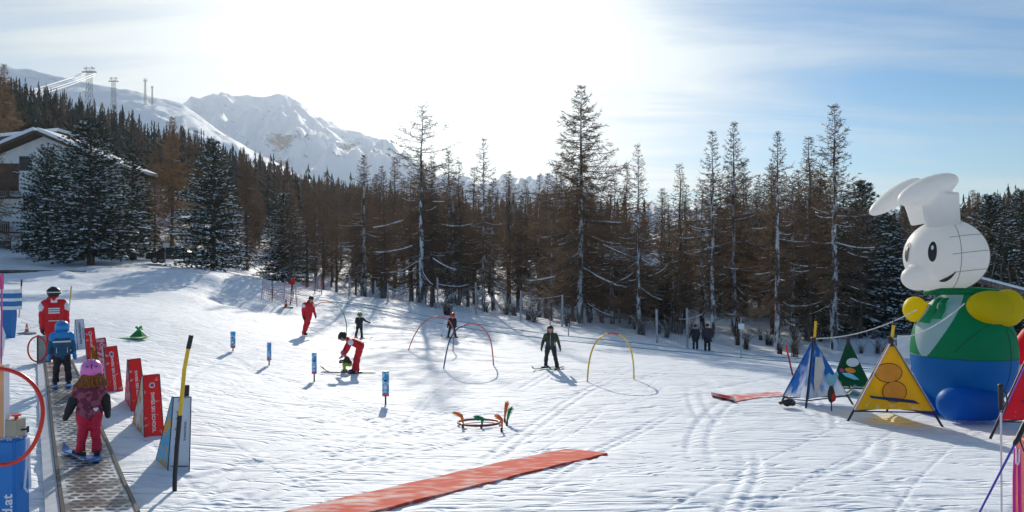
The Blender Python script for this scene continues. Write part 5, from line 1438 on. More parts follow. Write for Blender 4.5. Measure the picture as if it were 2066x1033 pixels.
    for ph in (-.28, .50):
        for (sw, sh, m, o, dz) in ((.105, .27, M_BLACK, .012, 0), (.03, .06, M_WHITE, .024, .10)):  # black oval, then a small white glint painted on it as a highlight
            g = G(); n = 24; cc = [on_head(ph + sw * math.cos(6.2832 * i / n), .12 + dz + sh * math.sin(6.2832 * i / n), o) for i in range(n)]
            g.add([on_head(ph, .12 + dz, o + .004)] + cc, [(0, 1 + i, 1 + (i + 1) % n) for i in range(n)]); g.obj('eye', m, head, True)
    g = G(); pts = []
    for i in range(17):
        q = i / 16; pts.append(on_head(.62 + .42 * q, -.72 + .30 * q ** 2.2, .03))
    g.tube(pts, [.006 + .03 * math.sin(math.pi * min(1, (i + 1) / 17)) for i in range(17)], 8); g.obj('mouth', M_BLACK, head)
    # ears: upright stem, then a broad flap folded forward
    def ear(stem, flap, dd, name):
        g = G(); (x0, y0, r0), (x1, y1, r1) = stem
        a, b2 = Wp(x0, y0, dd), Wp(x1, y1, dd); g.tube([a, a.lerp(b2, .5), b2], [r0 * k, (r0 + r1) / 2 * k * .98, r1 * k], 24)
        (fx0, fy0), (fx1, fy1), fr, ft = flap; p, q = Wp(fx0, fy0, dd), Wp(fx1, fy1, dd + .0)
        ax = (q - p); L = ax.length; ax.normalize(); up = Vector((0, 0, 1)); n2 = ax.cross(up).normalized(); w = n2.cross(ax)
        rot = Matrix((ax, n2, w)).transposed()
        g.ell((p + q) / 2, (L / 2 + fr * k * .35, fr * k * 1.15, ft * k), rot, 30, 18)
        return remesh(g, name, mW, t, .028, 5)
    e = ear(((1902, 458, 31), (1896, 392, 33)), ((1922, 362), (1822, 404), 27, 25), -.15, 'ear')
    g = G(); 
    e2 = ear(((1857, 452, 18), (1846, 405, 22)), ((1850, 366), (1762, 428), 24, 19), .75, 'ear')
    # collar and scarf
    g = G(); cz = Wp(0, 588).z; g.tube([C + Vector((0, 0, cz - C.z + .02 * math.sin(a * 2))) + (fw * math.cos(a) + sd * math.sin(a)) * 62 * k for a in [6.2832 * i / 40 for i in range(41)]], 7 * k, 10, 0, False); g.obj('collar', mG, t, True)
    base = P(Wp(0, 600).z, .10, .02); g = G()
    rs = random.Random(2)
    for dx, L in ((-.08, .52), (.05, .42)):
        vs = []; n = 8
        for i in range(n + 1):
            f = i / n; c = P(base.z - L * f, .12 + dx * 2.0, .05 + .03 * math.sin(i)); w = .07 + .09 * f
            s2 = sd * .9
            vs += [c - s2 * w + fw * .0, c + fw * (.05 + .02 * math.sin(i * 1.7)), c + s2 * w]
        g.add(vs, [(3 * i + a, 3 * i + a + 1, 3 * i + a + 4, 3 * i + a + 3) for i in range(n) for a in (0, 1)])
    g.obj('scarf_end', mG, t, True)
    # arms
    g = G(); p, q = Wp(1976, 617, -.90), Wp(2040, 624, -.75); ax = (q - p).normalized(); n2 = ax.cross(Vector((0, 0, 1))).normalized(); w = n2.cross(ax); rot = Matrix((ax, n2, w)).transposed()
    g.ell((p + q) / 2 + Vector((-.02, 0, 0)), (58 * k, 28 * k, 32 * k), rot, 30, 18); g.ell(Wp(2032, 621, -.78), (30 * k, 28 * k, 36 * k), None, 24, 16); remesh(g, 'mitten', mY, t, .028, 5)
    g = G(); p = Wp(1846, 624, .35); g.ell(p, (23 * k, 24 * k, 27 * k)); g.ell(Wp(1866, 630, .4), (24 * k, 24 * k, 22 * k)); remesh(g, 'mitten', mY, t, .028, 5)
    # feet
    for (xa, xb, yc, dd, rr) in ((1924, 1990, 815, -.95, 31), (1868, 1940, 808, .25, 30)):
        g = G(); a, b2 = Wp(xa, yc, dd - .0), Wp(xb, yc + 1, dd + .25); zz = -zb
        g.tube([a, b2], [rr * k, rr * k], 24); g.ell(a, (rr * k * .95, rr * k, rr * k)); g.ell(b2, (rr * k, rr * k, rr * k)); remesh(g, 'foot', mB, t, .03, 5)
    return t
def remesh(g, name, m, parent, vox, smooth=3, wrinkle=0.0, wsize=.1):
    me = bpy.data.meshes.new('tmp'); me.from_pydata(g.v, [], g.f); me.update()
    o = bpy.data.objects.new('tmp', me); COL.objects.link(o)
    r = o.modifiers.new('r', 'REMESH'); r.mode = 'VOXEL'; r.voxel_size = vox
    if smooth: s = o.modifiers.new('s', 'SMOOTH'); s.iterations = smooth; s.factor = .5
    dg = bpy.context.evaluated_depsgraph_get(); out = bpy.data.meshes.new_from_object(o.evaluated_get(dg)); bpy.data.objects.remove(o)
    if wrinkle:
        n = len(out.vertices); co = np.empty(n * 3); out.vertices.foreach_get('co', co); no = np.empty(n * 3); out.vertices.foreach_get('normal', no)
        co = co.reshape(-1, 3); no = no.reshape(-1, 3); ang = np.arctan2(co[:, 1] - co[:, 1].mean(), co[:, 0])
        f = fbm((co[:, 0] * .6 + co[:, 1]) / wsize + 7, co[:, 2] / (wsize * .55) + 3, 3, 5) - .5
        co += no * (f * wrinkle)[:, None]; out.vertices.foreach_set('co', co.ravel()); out.update()
    out.name = name; out.materials.clear(); out.materials.append(m); out.polygons.foreach_set('use_smooth', [True] * len(out.polygons))
    return link(name, out, parent)
rabbit()

# ---------------------------------------------------------------- gear on the right
p = at(2075, 705, 19); t = thing('red_inflatable', 'red inflatable shape with metal frame behind the rabbit at the right edge', 'inflatable', (p.x, p.y, gz(p.x, p.y)))
k = 19 / F; hz = p.z - t.location.z
g = G(); g.tube([(-20 * k, 0, hz - 30 * k), (-12 * k, 0, hz), (8 * k, 0, hz + 22 * k), (40 * k, 0, hz + 25 * k)], [10 * k, 22 * k, 26 * k, 26 * k], 16); g.ell((0, 0, hz), (30 * k, 24 * k, 32 * k)); remesh(g, 'balloon', mat('red_inflatable_cloth', (.70, .01, .03), .5, .05, trans=.6), t, .05, 4)
g = G()
for a in range(5): g.tube([(-28 * k + a * 14 * k, 0, -.1), (-20 * k + a * 10 * k, 0, hz - 20 * k)], .02, 6)
for z in (.3, .5): g.tube([(-35 * k, 0, hz * z), (45 * k, 0, hz * z)], .02, 6)
g.obj('frame', mat('red_frame_paint', (.5, .05, .04), .5), t)
p = at(1828, 700, 21); zb = gz(p.x, p.y); t = thing('white_board', 'white notice board half hidden behind the inflatable rabbit', 'board', (p.x, p.y, zb))
k = 21 / F; g = G(); g.box((0, 0, p.z - zb), (34 * k, .04, 46 * k)); g.obj('panel', M_PWH, t); g = G()
for s in (-1, 1): g.tube([(s * 13 * k, .04, -.1), (s * 13 * k, .04, p.z - zb)], .02, 6)
g.obj('leg', mat('purple_leg_paint', (.3, .05, .2), .5), t)
# orange slab of cloth on the snow behind the yellow tent
def ski_pole(px, pyt, pxb, pyb, d, label, shaft, lean_d=0.0, strap=1):
    a = at(px, pyt, d); b = at(pxb, pyb, d + lean_d); t = thing('ski_pole', label, 'ski pole', b, 0, 'ski poles stuck in the snow at the right edge'); L_ = local(t); A, B = L_(a), L_(b); ax = (A - B).normalized(); L = (A - B).length
    g = G(); g.tube([B, B + ax * (L - .15)], [.006, .008], 10); g.obj('shaft', shaft, t)
    g = G(); q = [B + ax * (L - s) for s in (.20, .17, .15, .12, .09, .06, .03, .012, 0)]; g.tube(q, [.011, .017, .015, .018, .0165, .019, .0175, .021, .016], 12); g.obj('grip', M_BLACK, t, True)
    g = G(); c = B + ax * (L - .02); g.tube([c, c + Vector((.035 * strap, -.01, -.05)), c + Vector((.045 * strap, -.01, -.13)), c + Vector((.02 * strap, -.012, -.20)), c + Vector((-.015 * strap, -.012, -.19)), c + Vector((-.02 * strap, -.01, -.12))], .0055, 6); g.obj('wrist_strap', M_BLACK, t)
    g = G(); g.tube([B + ax * .07, B + ax * .08], [.045, .045], 14); g.obj('basket', M_BLACK, t)
ski_pole(2019, 775, 2021, 1064, 5.4, 'upright ski pole with silver shaft at the right edge', mat('silver_shaft', (.55, .56, .60), .3, .05, 3, 0, 1, .5, .6))
ski_pole(2072, 848, 1955, 1075, 4.9, 'slanting ski pole with violet shaft at the lower right corner', mat('violet_shaft', (.10, .06, .42), .35), -.1, -1)
mPK = mat('magenta_strap', (.65, .02, .25), .5)
p = at(2052, 1060, 5.0); t = thing('pink_sledge_frame', 'pair of upright magenta tubes beside the slanting ski pole', 'frame', (p.x, p.y, gz(p.x, p.y))); L_ = local(t)
g = G(); g.tube([L_(at(2046, 1075, 5.0)), L_(at(2046, 960, 5.0)), L_(at(2049, 905, 5.0))], .010, 8); g.tube([L_(at(2058, 1075, 5.0)), L_(at(2056, 905, 5.0))], .012, 8); g.obj('tube', mPK, t)
g = G(); g.tube([L_(at(2050, 905, 4.97)), L_(at(2050, 935, 4.97)), L_(at(2053, 938, 4.97)), L_(at(2056, 932, 4.97)), L_(at(2057, 906, 4.97))], .005, 6); g.obj('clip', M_WHITE, t)
p = at(2085, 960, 5.3); t = thing('red_bag', 'pinkish red bag or sheet at the lower right edge', 'bag', (p.x, p.y, gz(p.x, p.y))); h_ = at(0, 880, 5.3).z - t.location.z; k = 5.3 / F
bm = bmesh.new(); bmesh.ops.create_cube(bm, size=1); bmesh.ops.scale(bm, vec=(52 * k, .16, h_ + .1), verts=bm.verts); bmesh.ops.translate(bm, vec=(0, 0, (h_ - .1) / 2), verts=bm.verts); bmesh.ops.bevel(bm, geom=bm.edges[:], offset=.03, segments=3, affect='EDGES'); me = bpy.data.meshes.new('cover'); bm.to_mesh(me); bm.free(); me.materials.append(mat('faded_red_cover', (.75, .16, .14), .6, .08, 4, .3, 14)); link('cover', me, t)
# gear at the blue tent: helmet-like black item and hanging black red glove
p = gnd(1588, 822); k = p.y / F; t = thing('ski_goggles', 'black goggles lying under the left corner of the blue tent', 'goggles', p)
g = G(); g.tube([(math.cos(a) * 13 * k, math.sin(a) * 9 * k, 10 * k + 2 * k * math.sin(2 * a)) for a in [6.2832 * i / 28 for i in range(29)]], 4 * k, 8, 0, False); g.obj('strap', M_BLACK, t)
g = G(); g.ell((-2 * k, -7 * k, 10 * k), (9 * k, 4 * k, 7 * k)); g.obj('lens_frame', M_BLACK, t)
t = thing('hanging_glove', 'black and red glove hanging from a pole at the blue tent', 'glove', gnd(1678, 828)); L_ = local(t); dd = t.location.y
g = G(); g.tube([L_(at(1678, 830, dd)), L_(at(1676, 780, dd))], .012, 6); g.obj('shaft', M_BLACK, t)
g = G(); g.ell(L_(at(1677, 797, dd)), (.075, .05, .16)); g.ell(L_(at(1677, 785, dd)), (.05, .04, .07)); g.obj('cuff', M_BLACK, t)
g = G(); g.ell(L_(at(1680, 801, dd)) - Vector((0, .035, 0)), (.05, .03, .09)); g.obj('red_palm', mat('dark_red_leather', (.5, .02, .02), .5), t)
# ---------------------------------------------------------------- people
def capsule(g, a, ra, b, rb, n=12):
    a, b = Vector(a), Vector(b)
    g.tube([a, b], [ra, rb], n); g.ell(a, (ra, ra, ra), None, n, 8); g.ell(b, (rb, rb, rb), None, n, 8)
def person(label, foot, Hpx, J, cols, name='person', child=False, group=None, vox=None, helmet=None, skis=None, boots=None, hood=None, fingers=True, hair=None, goggles=None, d=None, face=-1, beanie=False, extra=None, fat=1.0, toe=None, ground=True, headturn=0, headr=None, lift=0):
    """J: joints in pixels relative to the foot point, divided by the standing height Hpx: (x right, z up, y away)."""
    b = gnd(*foot) if d is None else at(foot[0], foot[1], d)
    k = b.y / F; H = Hpx * k; b.z += lift
    t = thing(name, label, 'person', b, math.atan2(-(foot[0] - CX), F), group)
    ct = math.cos(t.rotation_euler.z); RZ = Matrix.Rotation(t.rotation_euler.z, 3, 'Z')
    V = lambda q: Vector((q[0] * H * ct, (q[2] if len(q) > 2 else 0) * H, q[1] * H))
    j = {n: V(q) for n, q in J.items()}
    vx = vox or max(.012, H * .010)
    hr = H * (headr or (.086 if child else .068)); f = fat; hd = j['head']
    def arm(g, s, m, pad, tohand=True):
        sh, el, wr = j['sh' + s], j['el' + s], j['wr' + s]
        capsule(g, sh, H * .036 * m + pad, el, H * .029 * m + pad); capsule(g, el, H * .029 * m + pad, wr, H * .023 * m + pad)
    def torso(g, m, pad):
        sl, sr, hl, h2 = j['shL'], j['shR'], j['hipL'], j['hipR']; ch = (sl + sr) / 2; pe = (hl + h2) / 2
        up = (ch - pe).normalized(); sx = (sr - sl)
        for s in (-.27, .27):
            capsule(g, ch + sx * s - up * H * .045, H * .054 * m * f + pad, pe + (h2 - hl) * s * 1.1 + up * H * .02, H * .054 * m * f + pad)
        capsule(g, ch - up * H * .05, H * .054 * m * f + pad, pe, H * .060 * m * f + pad); capsule(g, sl.lerp(ch, .2), H * .036 * m + pad, sr.lerp(ch, .2), H * .036 * m + pad)
        capsule(g, ch, H * .036 * m + pad, ch.lerp(hd, .40), H * .030 * m + pad)
    def legs(g, m, pad, cuff=1.0):
        for s in 'LR':
            hp, kn, an = j['hip' + s], j['kn' + s], j['an' + s]
            capsule(g, hp, H * .056 * m * f + pad, kn, H * .040 * m + pad); capsule(g, kn, H * .039 * m + pad, kn.lerp(an, .93), H * .030 * m * cuff + pad)
        capsule(g, j['hipL'], H * .055 * m * f + pad, j['hipR'], H * .055 * m * f + pad)
    def hand(g, s, m, pad, mitt):
        wr, el = j['wr' + s], j['el' + s]; ax = (wr - el).normalized(); sgn = -1 if s == 'L' else 1
        ax = (ax + Vector((0, face * .15, 0))).normalized(); sidev = ax.cross(Vector((sgn, 0, 0))).normalized()
        L = H * .052
        for q in (-.4, .4): capsule(g, wr + sidev * q * L * .45, H * .014 * m + pad, wr + ax * L * .85 + sidev * q * L * .5, H * .014 * m + pad, 8)
        if mitt: capsule(g, wr + ax * L * .6, H * .022 * m + pad, wr + ax * L * 1.35, H * .018 * m + pad, 8)
        else:
            for i, (q, ln) in enumerate(((-.55, .75), (-.18, .92), (.18, .88), (.55, .68))):
                o = wr + ax * L * .85 + sidev * q * L * .75; m1 = o + ax * L * ln * .5 + Vector((-sgn * .10 * L, face * .08 * L, 0)); e = m1 + ax * L * ln * .38 + Vector((-sgn * .24 * L, face * .15 * L, 0))
                capsule(g, o, H * .0062 * m + pad, m1, H * .0058 * m + pad, 6); capsule(g, m1, H * .0058 * m + pad, e, H * .0052 * m + pad, 6)
        o = wr + ax * L * .25 + sidev * L * .5 * face; capsule(g, o, H * .008 * m + pad, o + ax * L * .55 + sidev * L * .35 * face, H * .0068 * m + pad, 6)
    # one continuous body with head, face, neck, limbs and hands
    g = G(); torso(g, .78, 0); arm(g, 'L', .75, 0); arm(g, 'R', .75, 0); legs(g, .78, 0)
    for s in 'LR':
        hand(g, s, 1, 0, False); an = j['an' + s]; capsule(g, an, H * .024, an + V((0, -.02, face * .06)), H * .02)
    g.ell(hd, (hr * .82, hr * .92, hr * 1.08), None, 20, 14)
    fwd = Vector((math.sin(headturn), face * math.cos(headturn), 0)); rt = Vector((fwd.y, -fwd.x, 0))
    tilt = Vector((0, 0, 1))
    if 'look' in J: fwd = V(J['look']).normalized(); rt = fwd.cross(Vector((0, 0, 1))).normalized(); tilt = rt.cross(fwd)
    g.ell(hd + fwd * hr * .45 - tilt * hr * .55, (hr * .45, hr * .45, hr * .42)); g.ell(hd + fwd * hr * .92 - tilt * hr * .12, (hr * .13, hr * .16, hr * .20)); 
    for s in (-1, 1): g.ell(hd + rt * s * hr * .84 - tilt * hr * .05, (hr * .10, hr * .18, hr * .24))
    capsule(g, hd - tilt * hr * .5, hr * .5, (j['shL'] + j['shR']) / 2, hr * .6)
    body = remesh(g, 'body', cols.get('skin', M_SKIN), t, vx * .8, 2)
    for s in (-1, 1): q = G(); q.ell(hd + fwd * hr * .86 + rt * s * hr * .32 + tilt * hr * .06, (hr * .09, hr * .06, hr * .07), None, 8, 6); q.obj('eye', M_BLACK, body)
    q = G(); q.ell(hd + fwd * hr * .86 - tilt * hr * .50, (hr * .22, hr * .10, hr * .05), None, 10, 6); q.obj('mouth', mat('lips', (.35, .10, .09), .5), body)
    # clothes follow the limbs
    g = G(); torso(g, 1.0, H * .009); arm(g, 'L', 1.0, H * .007); arm(g, 'R', 1.0, H * .007)
    pe = (j['hipL'] + j['hipR']) / 2; ch = (j['shL'] + j['shR']) / 2; up = (ch - pe).normalized()
    capsule(g, j['hipL'].lerp(pe, .2) + up * H * .03, H * .068 * f, j['hipR'].lerp(pe, .2) + up * H * .03, H * .068 * f)
    if hood: capsule(g, hd - tilt * hr * 1.0 - fwd * hr * .45 - rt * hr * .5, hr * .55, hd - tilt * hr * 1.0 - fwd * hr * .45 + rt * hr * .5, hr * .55)
    jk = remesh(g, 'jacket', cols['jacket'], t, vx, 2, H * .022, H * .075)
    g = G(); legs(g, 1.0, H * .007, 1.40); remesh(g, 'trousers', cols['trousers'], t, vx, 2, H * .024, H * .07)
    for s in 'LR':
        g = G(); hand(g, s, 1.25, H * .006, child); capsule(g, j['wr' + s].lerp(j['el' + s], .16), H * .030, j['wr' + s], H * .026); remesh(g, 'glove', cols.get('glove', M_BLACK), t, vx * .7, 1)
        an = j['an' + s]; td = toe[s] if toe and s in toe else (0, 0, face); td = Vector((td[0], td[2], td[1])).normalized()
        g = G(); capsule(g, an + V((0, .035, 0)), H * .036, an - V((0, .012, 0)), H * .034); capsule(g, an - V((0, .020, 0)) - td * H * .02, H * .030, an + td * H * .088 - V((0, .026, 0)), H * .026)
        bt = remesh(g, 'boot', cols.get('boot' + s, cols.get('boot', M_BLACK)), t, vx, 1)
        if skis: 
            L, wd, offy, mk = skis; g = G(); n = 16; sp = -.058 * H
            sd = Vector((td.y, -td.x, 0)).normalized(); base = an + Vector((0, 0, sp)); tdn = Vector((td.x, td.y, td.z))
            vs = []
            for i in range(n + 1):
                u = i / n; q = base + tdn * H * (L * (u - offy)); curve = max(0, (u - .86) / .14) ** 2 * .075 * H; ww = H * wd * (1 - .9 * max(0, (u - .93) / .07) ** 1.6) * (1 - .15 * math.sin(math.pi * u))
                if ground: gx = RZ @ q + t.location; q.z = gz(gx.x, gx.y) - t.location.z + .03
                q.z += curve
                vs += [q - sd * ww, q + sd * ww, q + sd * ww + Vector((0, 0, .022)), q - sd * ww + Vector((0, 0, .022))]
            g.add(vs, [(4 * i + a, 4 * i + (a + 1) % 4, 4 * i + 4 + (a + 1) % 4, 4 * i + 4 + a) for i in range(n) for a in range(4)] + [(0, 3, 2, 1), (4 * n, 4 * n + 1, 4 * n + 2, 4 * n + 3)])
            sk = g.obj('ski', mk, t)
            g = G(); g.box(base + Vector((0, 0, .045)) - tdn * H * .07, (H * .05, H * .06, .05)); g.box(base + Vector((0, 0, .04)) + tdn * H * .11, (H * .05, H * .05, .045)); g.obj('binding', M_BLACK, sk)
    if helmet:
        g = G(); R3 = Matrix((rt, fwd, tilt)).transposed()
        g.ell(hd + tilt * hr * .30 - fwd * hr * .06, (hr * 1.10, hr * 1.24, hr * 1.04), R3, 24, 16)
        for s in (-1, 1): g.ell(hd + rt * s * hr * .92 - tilt * hr * .18 - fwd * hr * .15, (hr * .22, hr * .52, hr * .5), R3)
        hm = remesh(g, 'helmet', helmet, t, vx * .8, 2)
        # cut the shell open over the face
        me = hm.data; bm = bmesh.new(); bm.from_mesh(me)
        dl = [v for v in bm.verts if (v.co - hd).dot(fwd) > hr * .35 and (v.co - hd).dot(tilt) < hr * .30]
        bmesh.ops.delete(bm, geom=dl, context='VERTS'); bm.to_mesh(me); bm.free()
        g = G()
        for s in (-.5, 0, .5): g.box(hd + tilt * hr * 1.33 + rt * hr * s * .7 - fwd * hr * .2 - tilt * abs(s) * hr * .14, (hr * .09, hr * .7, hr * .10), rot=R3)
        
        for s in (-.42, 0, .42): g.box(hd + tilt * hr * .62 + rt * hr * s - fwd * hr * (1.24 - .18 * abs(s)), (hr * (.09 if s == 0 else .22), hr * .10, hr * (.62 if s == 0 else .10)), rot=R3)
        g.obj('vent', M_BLACK, hm)
    elif beanie:
        g = G(); g.ell(hd + tilt * hr * .35, (hr * .98, hr * 1.05, hr * .95)); remesh(g, 'woolly_hat', beanie, t, vx * .8, 2)
    if goggles:
        g = G(); R3 = Matrix((rt, fwd, tilt)).transposed(); g.ell(hd + fwd * hr * .88 + tilt * hr * .12, (hr * .66, hr * .26, hr * .32), R3); go = g.obj('goggles', goggles, t, True)
        g = G(); r_ = hr * 1.16; g.tube([hd + tilt * hr * .30 + (rt * math.cos(a) + fwd * math.sin(a) * 1.10) * r_ for a in [6.2832 * i / 28 for i in range(29)]], hr * .10, 6, 0, False); g.obj('strap', cols.get('strap', M_BLACK), go)
    if hair:
        g = G(); rs = random.Random(4)
        for i in range(90):
            a = rs.uniform(-1.0, 1.0); o = hd - fwd * hr * .75 * math.cos(a) + rt * hr * .95 * math.sin(a) - tilt * hr * .2
            pts = [o]; 
            for q in range(5): o = o + Vector((rs.gauss(0, hr * .10), rs.gauss(0, hr * .05), -hr * .30)) + rt * math.sin(a) * hr * .16 - fwd * hr * .10; pts.append(o.copy())
            g.tube(pts, [hr * .09, hr * .10, hr * .10, hr * .09, hr * .06, hr * .02], 4)
        g.obj('hair', hair, t)
    if extra: extra(t, j, H, hd, hr, fwd, rt, up, ch, pe, k)
    return t
def onback(t, ctr, ux, up, w, h, m, name, off):
    g = G(); n = ux.cross(up); c = ctr + n * off; g.box((0, 0, 0), (w, .012, h), rot=Matrix((ux.normalized(), -n.normalized(), up.normalized())).transposed()); g.v = [tuple(Vector(v) + c) for v in g.v]; return g.obj(name, m, t)
def std(**kw):
    J = dict(head=(0, .905, 0), shL=(-.115, .79, 0), shR=(.115, .79, 0), elL=(-.15, .63, 0), elR=(.15, .63, 0), wrL=(-.155, .48, 0), wrR=(.155, .48, 0),
             hipL=(-.055, .50, 0), hipR=(.055, .50, 0), knL=(-.065, .28, 0), knR=(.065, .28, 0), anL=(-.07, .06, 0), anR=(.07, .06, 0)); J.update(kw); return J
M_REDK = mat('red_ski_suit', (.66, .012, .02), .6, .12, 9, .35, 14)
M_TEAL = two_tone('teal_ski_jacket', (.004, .075, .14), (.006, .10, .18), 4, .4, .6, .6, bump=.3)
M_AZURE = mat('azure_cloth', (.02, .25, .62), .55, .1, 8, .2, 20)
M_BKTR = mat('black_trousers', (.018, .018, .022), .7, .2, 10, .3, 20)
M_CRIM = mat('crimson_trousers', (.55, .01, .05), .6, .15, 8, .4, 16)
M_MAROON = two_tone('maroon_patterned_jacket', (.16, .012, .045), (.30, .07, .12), 17, .50, .53, .65, bump=.4)
M_PINKH = mat('pink_helmet_shell', (.78, .20, .55), .3, .08)
M_BLUEH = mat('blue_helmet_shell', (.02, .28, .66), .3, .08)
M_LIMEH = mat('lime_helmet_shell', (.08, .75, .05), .35, .08); M_REDH = mat('red_helmet_shell', (.65, .02, .02), .35, .08)
M_AUBURN = mat('auburn_hair', (.32, .12, .03), .7, .35, 30)
M_MIRROR = mat('orange_mirror_lens', (.85, .30, .02), .15, .1, 3, 0, 1, .8); M_DARKLENS = mat('dark_lens', (.03, .03, .04), .15, 0, 1, 0, 1, .8)
M_OLIVE = two_tone('olive_ski_jacket', (.055, .075, .02), (.03, .035, .03), 5, .45, .55, .7, bump=.3)
M_SKIG = mat('green_ski_topsheet', (.01, .22, .08), .3); M_SKIB = mat('dark_ski_topsheet', (.03, .035, .05), .3); M_SKIW = mat('blue_white_ski', (.12, .28, .6), .3, .3, 9)

def x_instr(t, j, H, hd, hr, fwd, rt, up, ch, pe, k):
    ux = Vector((1, 0, 0)); c = ch.lerp(pe, .38); o = H * .082
    for i in range(3): onback(t, c + up * (H * .032 - i * H * .028), ux, up, H * .125, H * .017, M_WHITE, 'back_print', o)
    onback(t, ch + up * H * .025, ux, up, H * .07, H * .055, M_WHITE, 'collar_patch', H * .062)
    onback(t, ch.lerp(pe, .82), ux, up, H * .12, H * .010, M_WHITE, 'hem_print', H * .082)
    for s in (-1, 1):
        sh = j['shL' if s < 0 else 'shR']; g = G(); g.ell(sh.lerp(j['elL' if s < 0 else 'elR'], .38) + Vector((s * H * .014, 0, 0)), (H * .045, H * .045, H * .075)); remesh(g, 'white_sleeve_patch', M_WHITE, t, .02, 1)
person('ski instructor in red suit and black helmet seen from behind at the carpet top', (109, 731), 153,
    std(shL=(-.125, .79), shR=(.125, .79), elL=(-.16, .62), elR=(.165, .62), wrL=(-.155, .455), wrR=(.175, .455), knL=(-.06, .28), knR=(.05, .28), anL=(-.07, .06), anR=(.05, .06)),
    dict(jacket=M_REDK, trousers=M_REDK, strap=M_WHITE), helmet=M_BLACK, face=1, goggles=M_DARKLENS, headturn=.9, extra=x_instr, vox=.02, skis=(1.0, .024, .45, M_SKIB), hood=True)
def x_blue(t, j, H, hd, hr, fwd, rt, up, ch, pe, k):
    g = G(); g.ell(ch + up * H * .005, (H * .155, H * .085, H * .075)); g.ell(ch + Vector((0, -H * .05, H * .03)), (H * .085, H * .06, H * .06)); capsule(g, j['shL'], H * .060, j['shL'].lerp(j['elL'], .25), H * .057); capsule(g, j['shR'], H * .060, j['shR'].lerp(j['elR'], .25), H * .057); remesh(g, 'light_blue_yoke', M_AZURE, t, .018, 2)
    onback(t, ch - up * H * .085, Vector((1, 0, 0)), up, H * .235, H * .024, M_WHITE, 'reflective_stripe', H * .086)
    for s in (-1, 1): onback(t, ch.lerp(pe, .7) + Vector((s * H * .07, 0, 0)), Vector((1, 0, 0)), up, H * .008, H * .08, M_PWH, 'side_piping', H * .084)
person('child in teal jacket with light blue hood and blue helmet riding the carpet', (125, 786), 130,
    std(head=(0, .885), shL=(-.13, .76), shR=(.13, .76), elL=(-.185, .60), elR=(.18, .60), wrL=(-.20, .47), wrR=(.195, .47), hipL=(-.06, .45), hipR=(.06, .45), knL=(-.085, .26), knR=(.09, .26), anL=(-.10, .06), anR=(.11, .06)),
    dict(jacket=M_TEAL, trousers=M_BKTR, glove=M_AZURE, boot=mat('grey_boot', (.25, .27, .3), .4)), child=True, helmet=M_BLUEH, face=1, extra=x_blue, vox=.015, skis=(.80, .036, .40, M_SKIW), ground=False, lift=.085, fat=1.12, hood=True)
def x_girl(t, j, H, hd, hr, fwd, rt, up, ch, pe, k):
    g = G(); c = pe + Vector((H * .055, -H * .098, H * .055)); n = 24; pts = []
    for i in range(n):
        a = 6.2832 * i / n; pts.append(c + Vector((math.sin(a) ** 3, 0, (13 * math.cos(a) - 5 * math.cos(2 * a) - 2 * math.cos(3 * a) - math.cos(4 * a)) / 16)) * H * .024)
    g.add([p + Vector((0, -.004, 0)) for p in pts] + [p + Vector((0, .02, 0)) for p in pts], [tuple(range(n))] + [(i, (i + 1) % n, n + (i + 1) % n, n + i) for i in range(n)]); g.obj('white_heart', M_WHITE, t)
    for s in 'LR': g = G(); capsule(g, j['el' + s].lerp(j['sh' + s], .1), H * .050, j['wr' + s], H * .040); remesh(g, 'long_black_cuff', M_BKTR, t, .012, 1)
person('girl with pink helmet, auburn hair, maroon jacket and crimson trousers riding the carpet', (178, 938), 193,
    std(head=(.035, .90, .01), shL=(-.10, .755), shR=(.13, .755), elL=(-.155, .60), elR=(.185, .60), wrL=(-.205, .49), wrR=(.20, .48), hipL=(-.045, .455), hipR=(.075, .455), knL=(-.055, .27), knR=(.075, .27), anL=(-.085, .08), anR=(.095, .065)),
    dict(jacket=M_MAROON, trousers=M_CRIM, glove=M_BKTR), child=True, helmet=M_PINKH, face=1, extra=x_girl, vox=.013, skis=(.62, .036, .42, M_SKIW), ground=False, lift=.09, headr=.092, fat=1.22, hair=M_AUBURN, toe=dict(L=(-.42, 0, .9), R=(.06, 0, 1)))
def x_sleeves(t, j, H, hd, hr, fwd, rt, up, ch, pe, k):
    for s in 'LR': g = G(); g.ell(j['sh' + s].lerp(j['el' + s], .30), (H * .055, H * .055, H * .065)); remesh(g, 'white_sleeve_patch', M_WHITE, t, .025, 1)
person('ski instructor in red suit with dark hat standing upright on the middle of the slope', (614, 677), 81,
    std(head=(.17, .90, 0), shL=(.0, .79, -.06), shR=(.20, .80, .05), elL=(-.035, .63, -.05), elR=(.235, .65, .05), wrL=(-.02, .47, -.07), wrR=(.275, .50, .05), hipL=(.07, .51, -.03), hipR=(.13, .51, .03), knL=(.03, .28, -.04), knR=(.10, .30, .04), anL=(-.02, .06, -.03), anR=(.0, .07, .04), look=(.8, -.05, -.4)),
    dict(jacket=M_REDK, trousers=M_REDK), beanie=M_BLACK, face=-1, extra=x_sleeves, vox=.022, fat=1.15, hair=M_BLACK, toe=dict(L=(.6, 0, -.6), R=(.6, 0, -.6)), hood=True)
def x_bend(t, j, H, hd, hr, fwd, rt, up, ch, pe, k):
    g = G(); g.ell(j['shR'].lerp(j['elR'], .12) + Vector((.01, -H * .02, .0)), (H * .052, H * .05, H * .058)); remesh(g, 'white_sleeve_patch', M_WHITE, t, .02, 1)
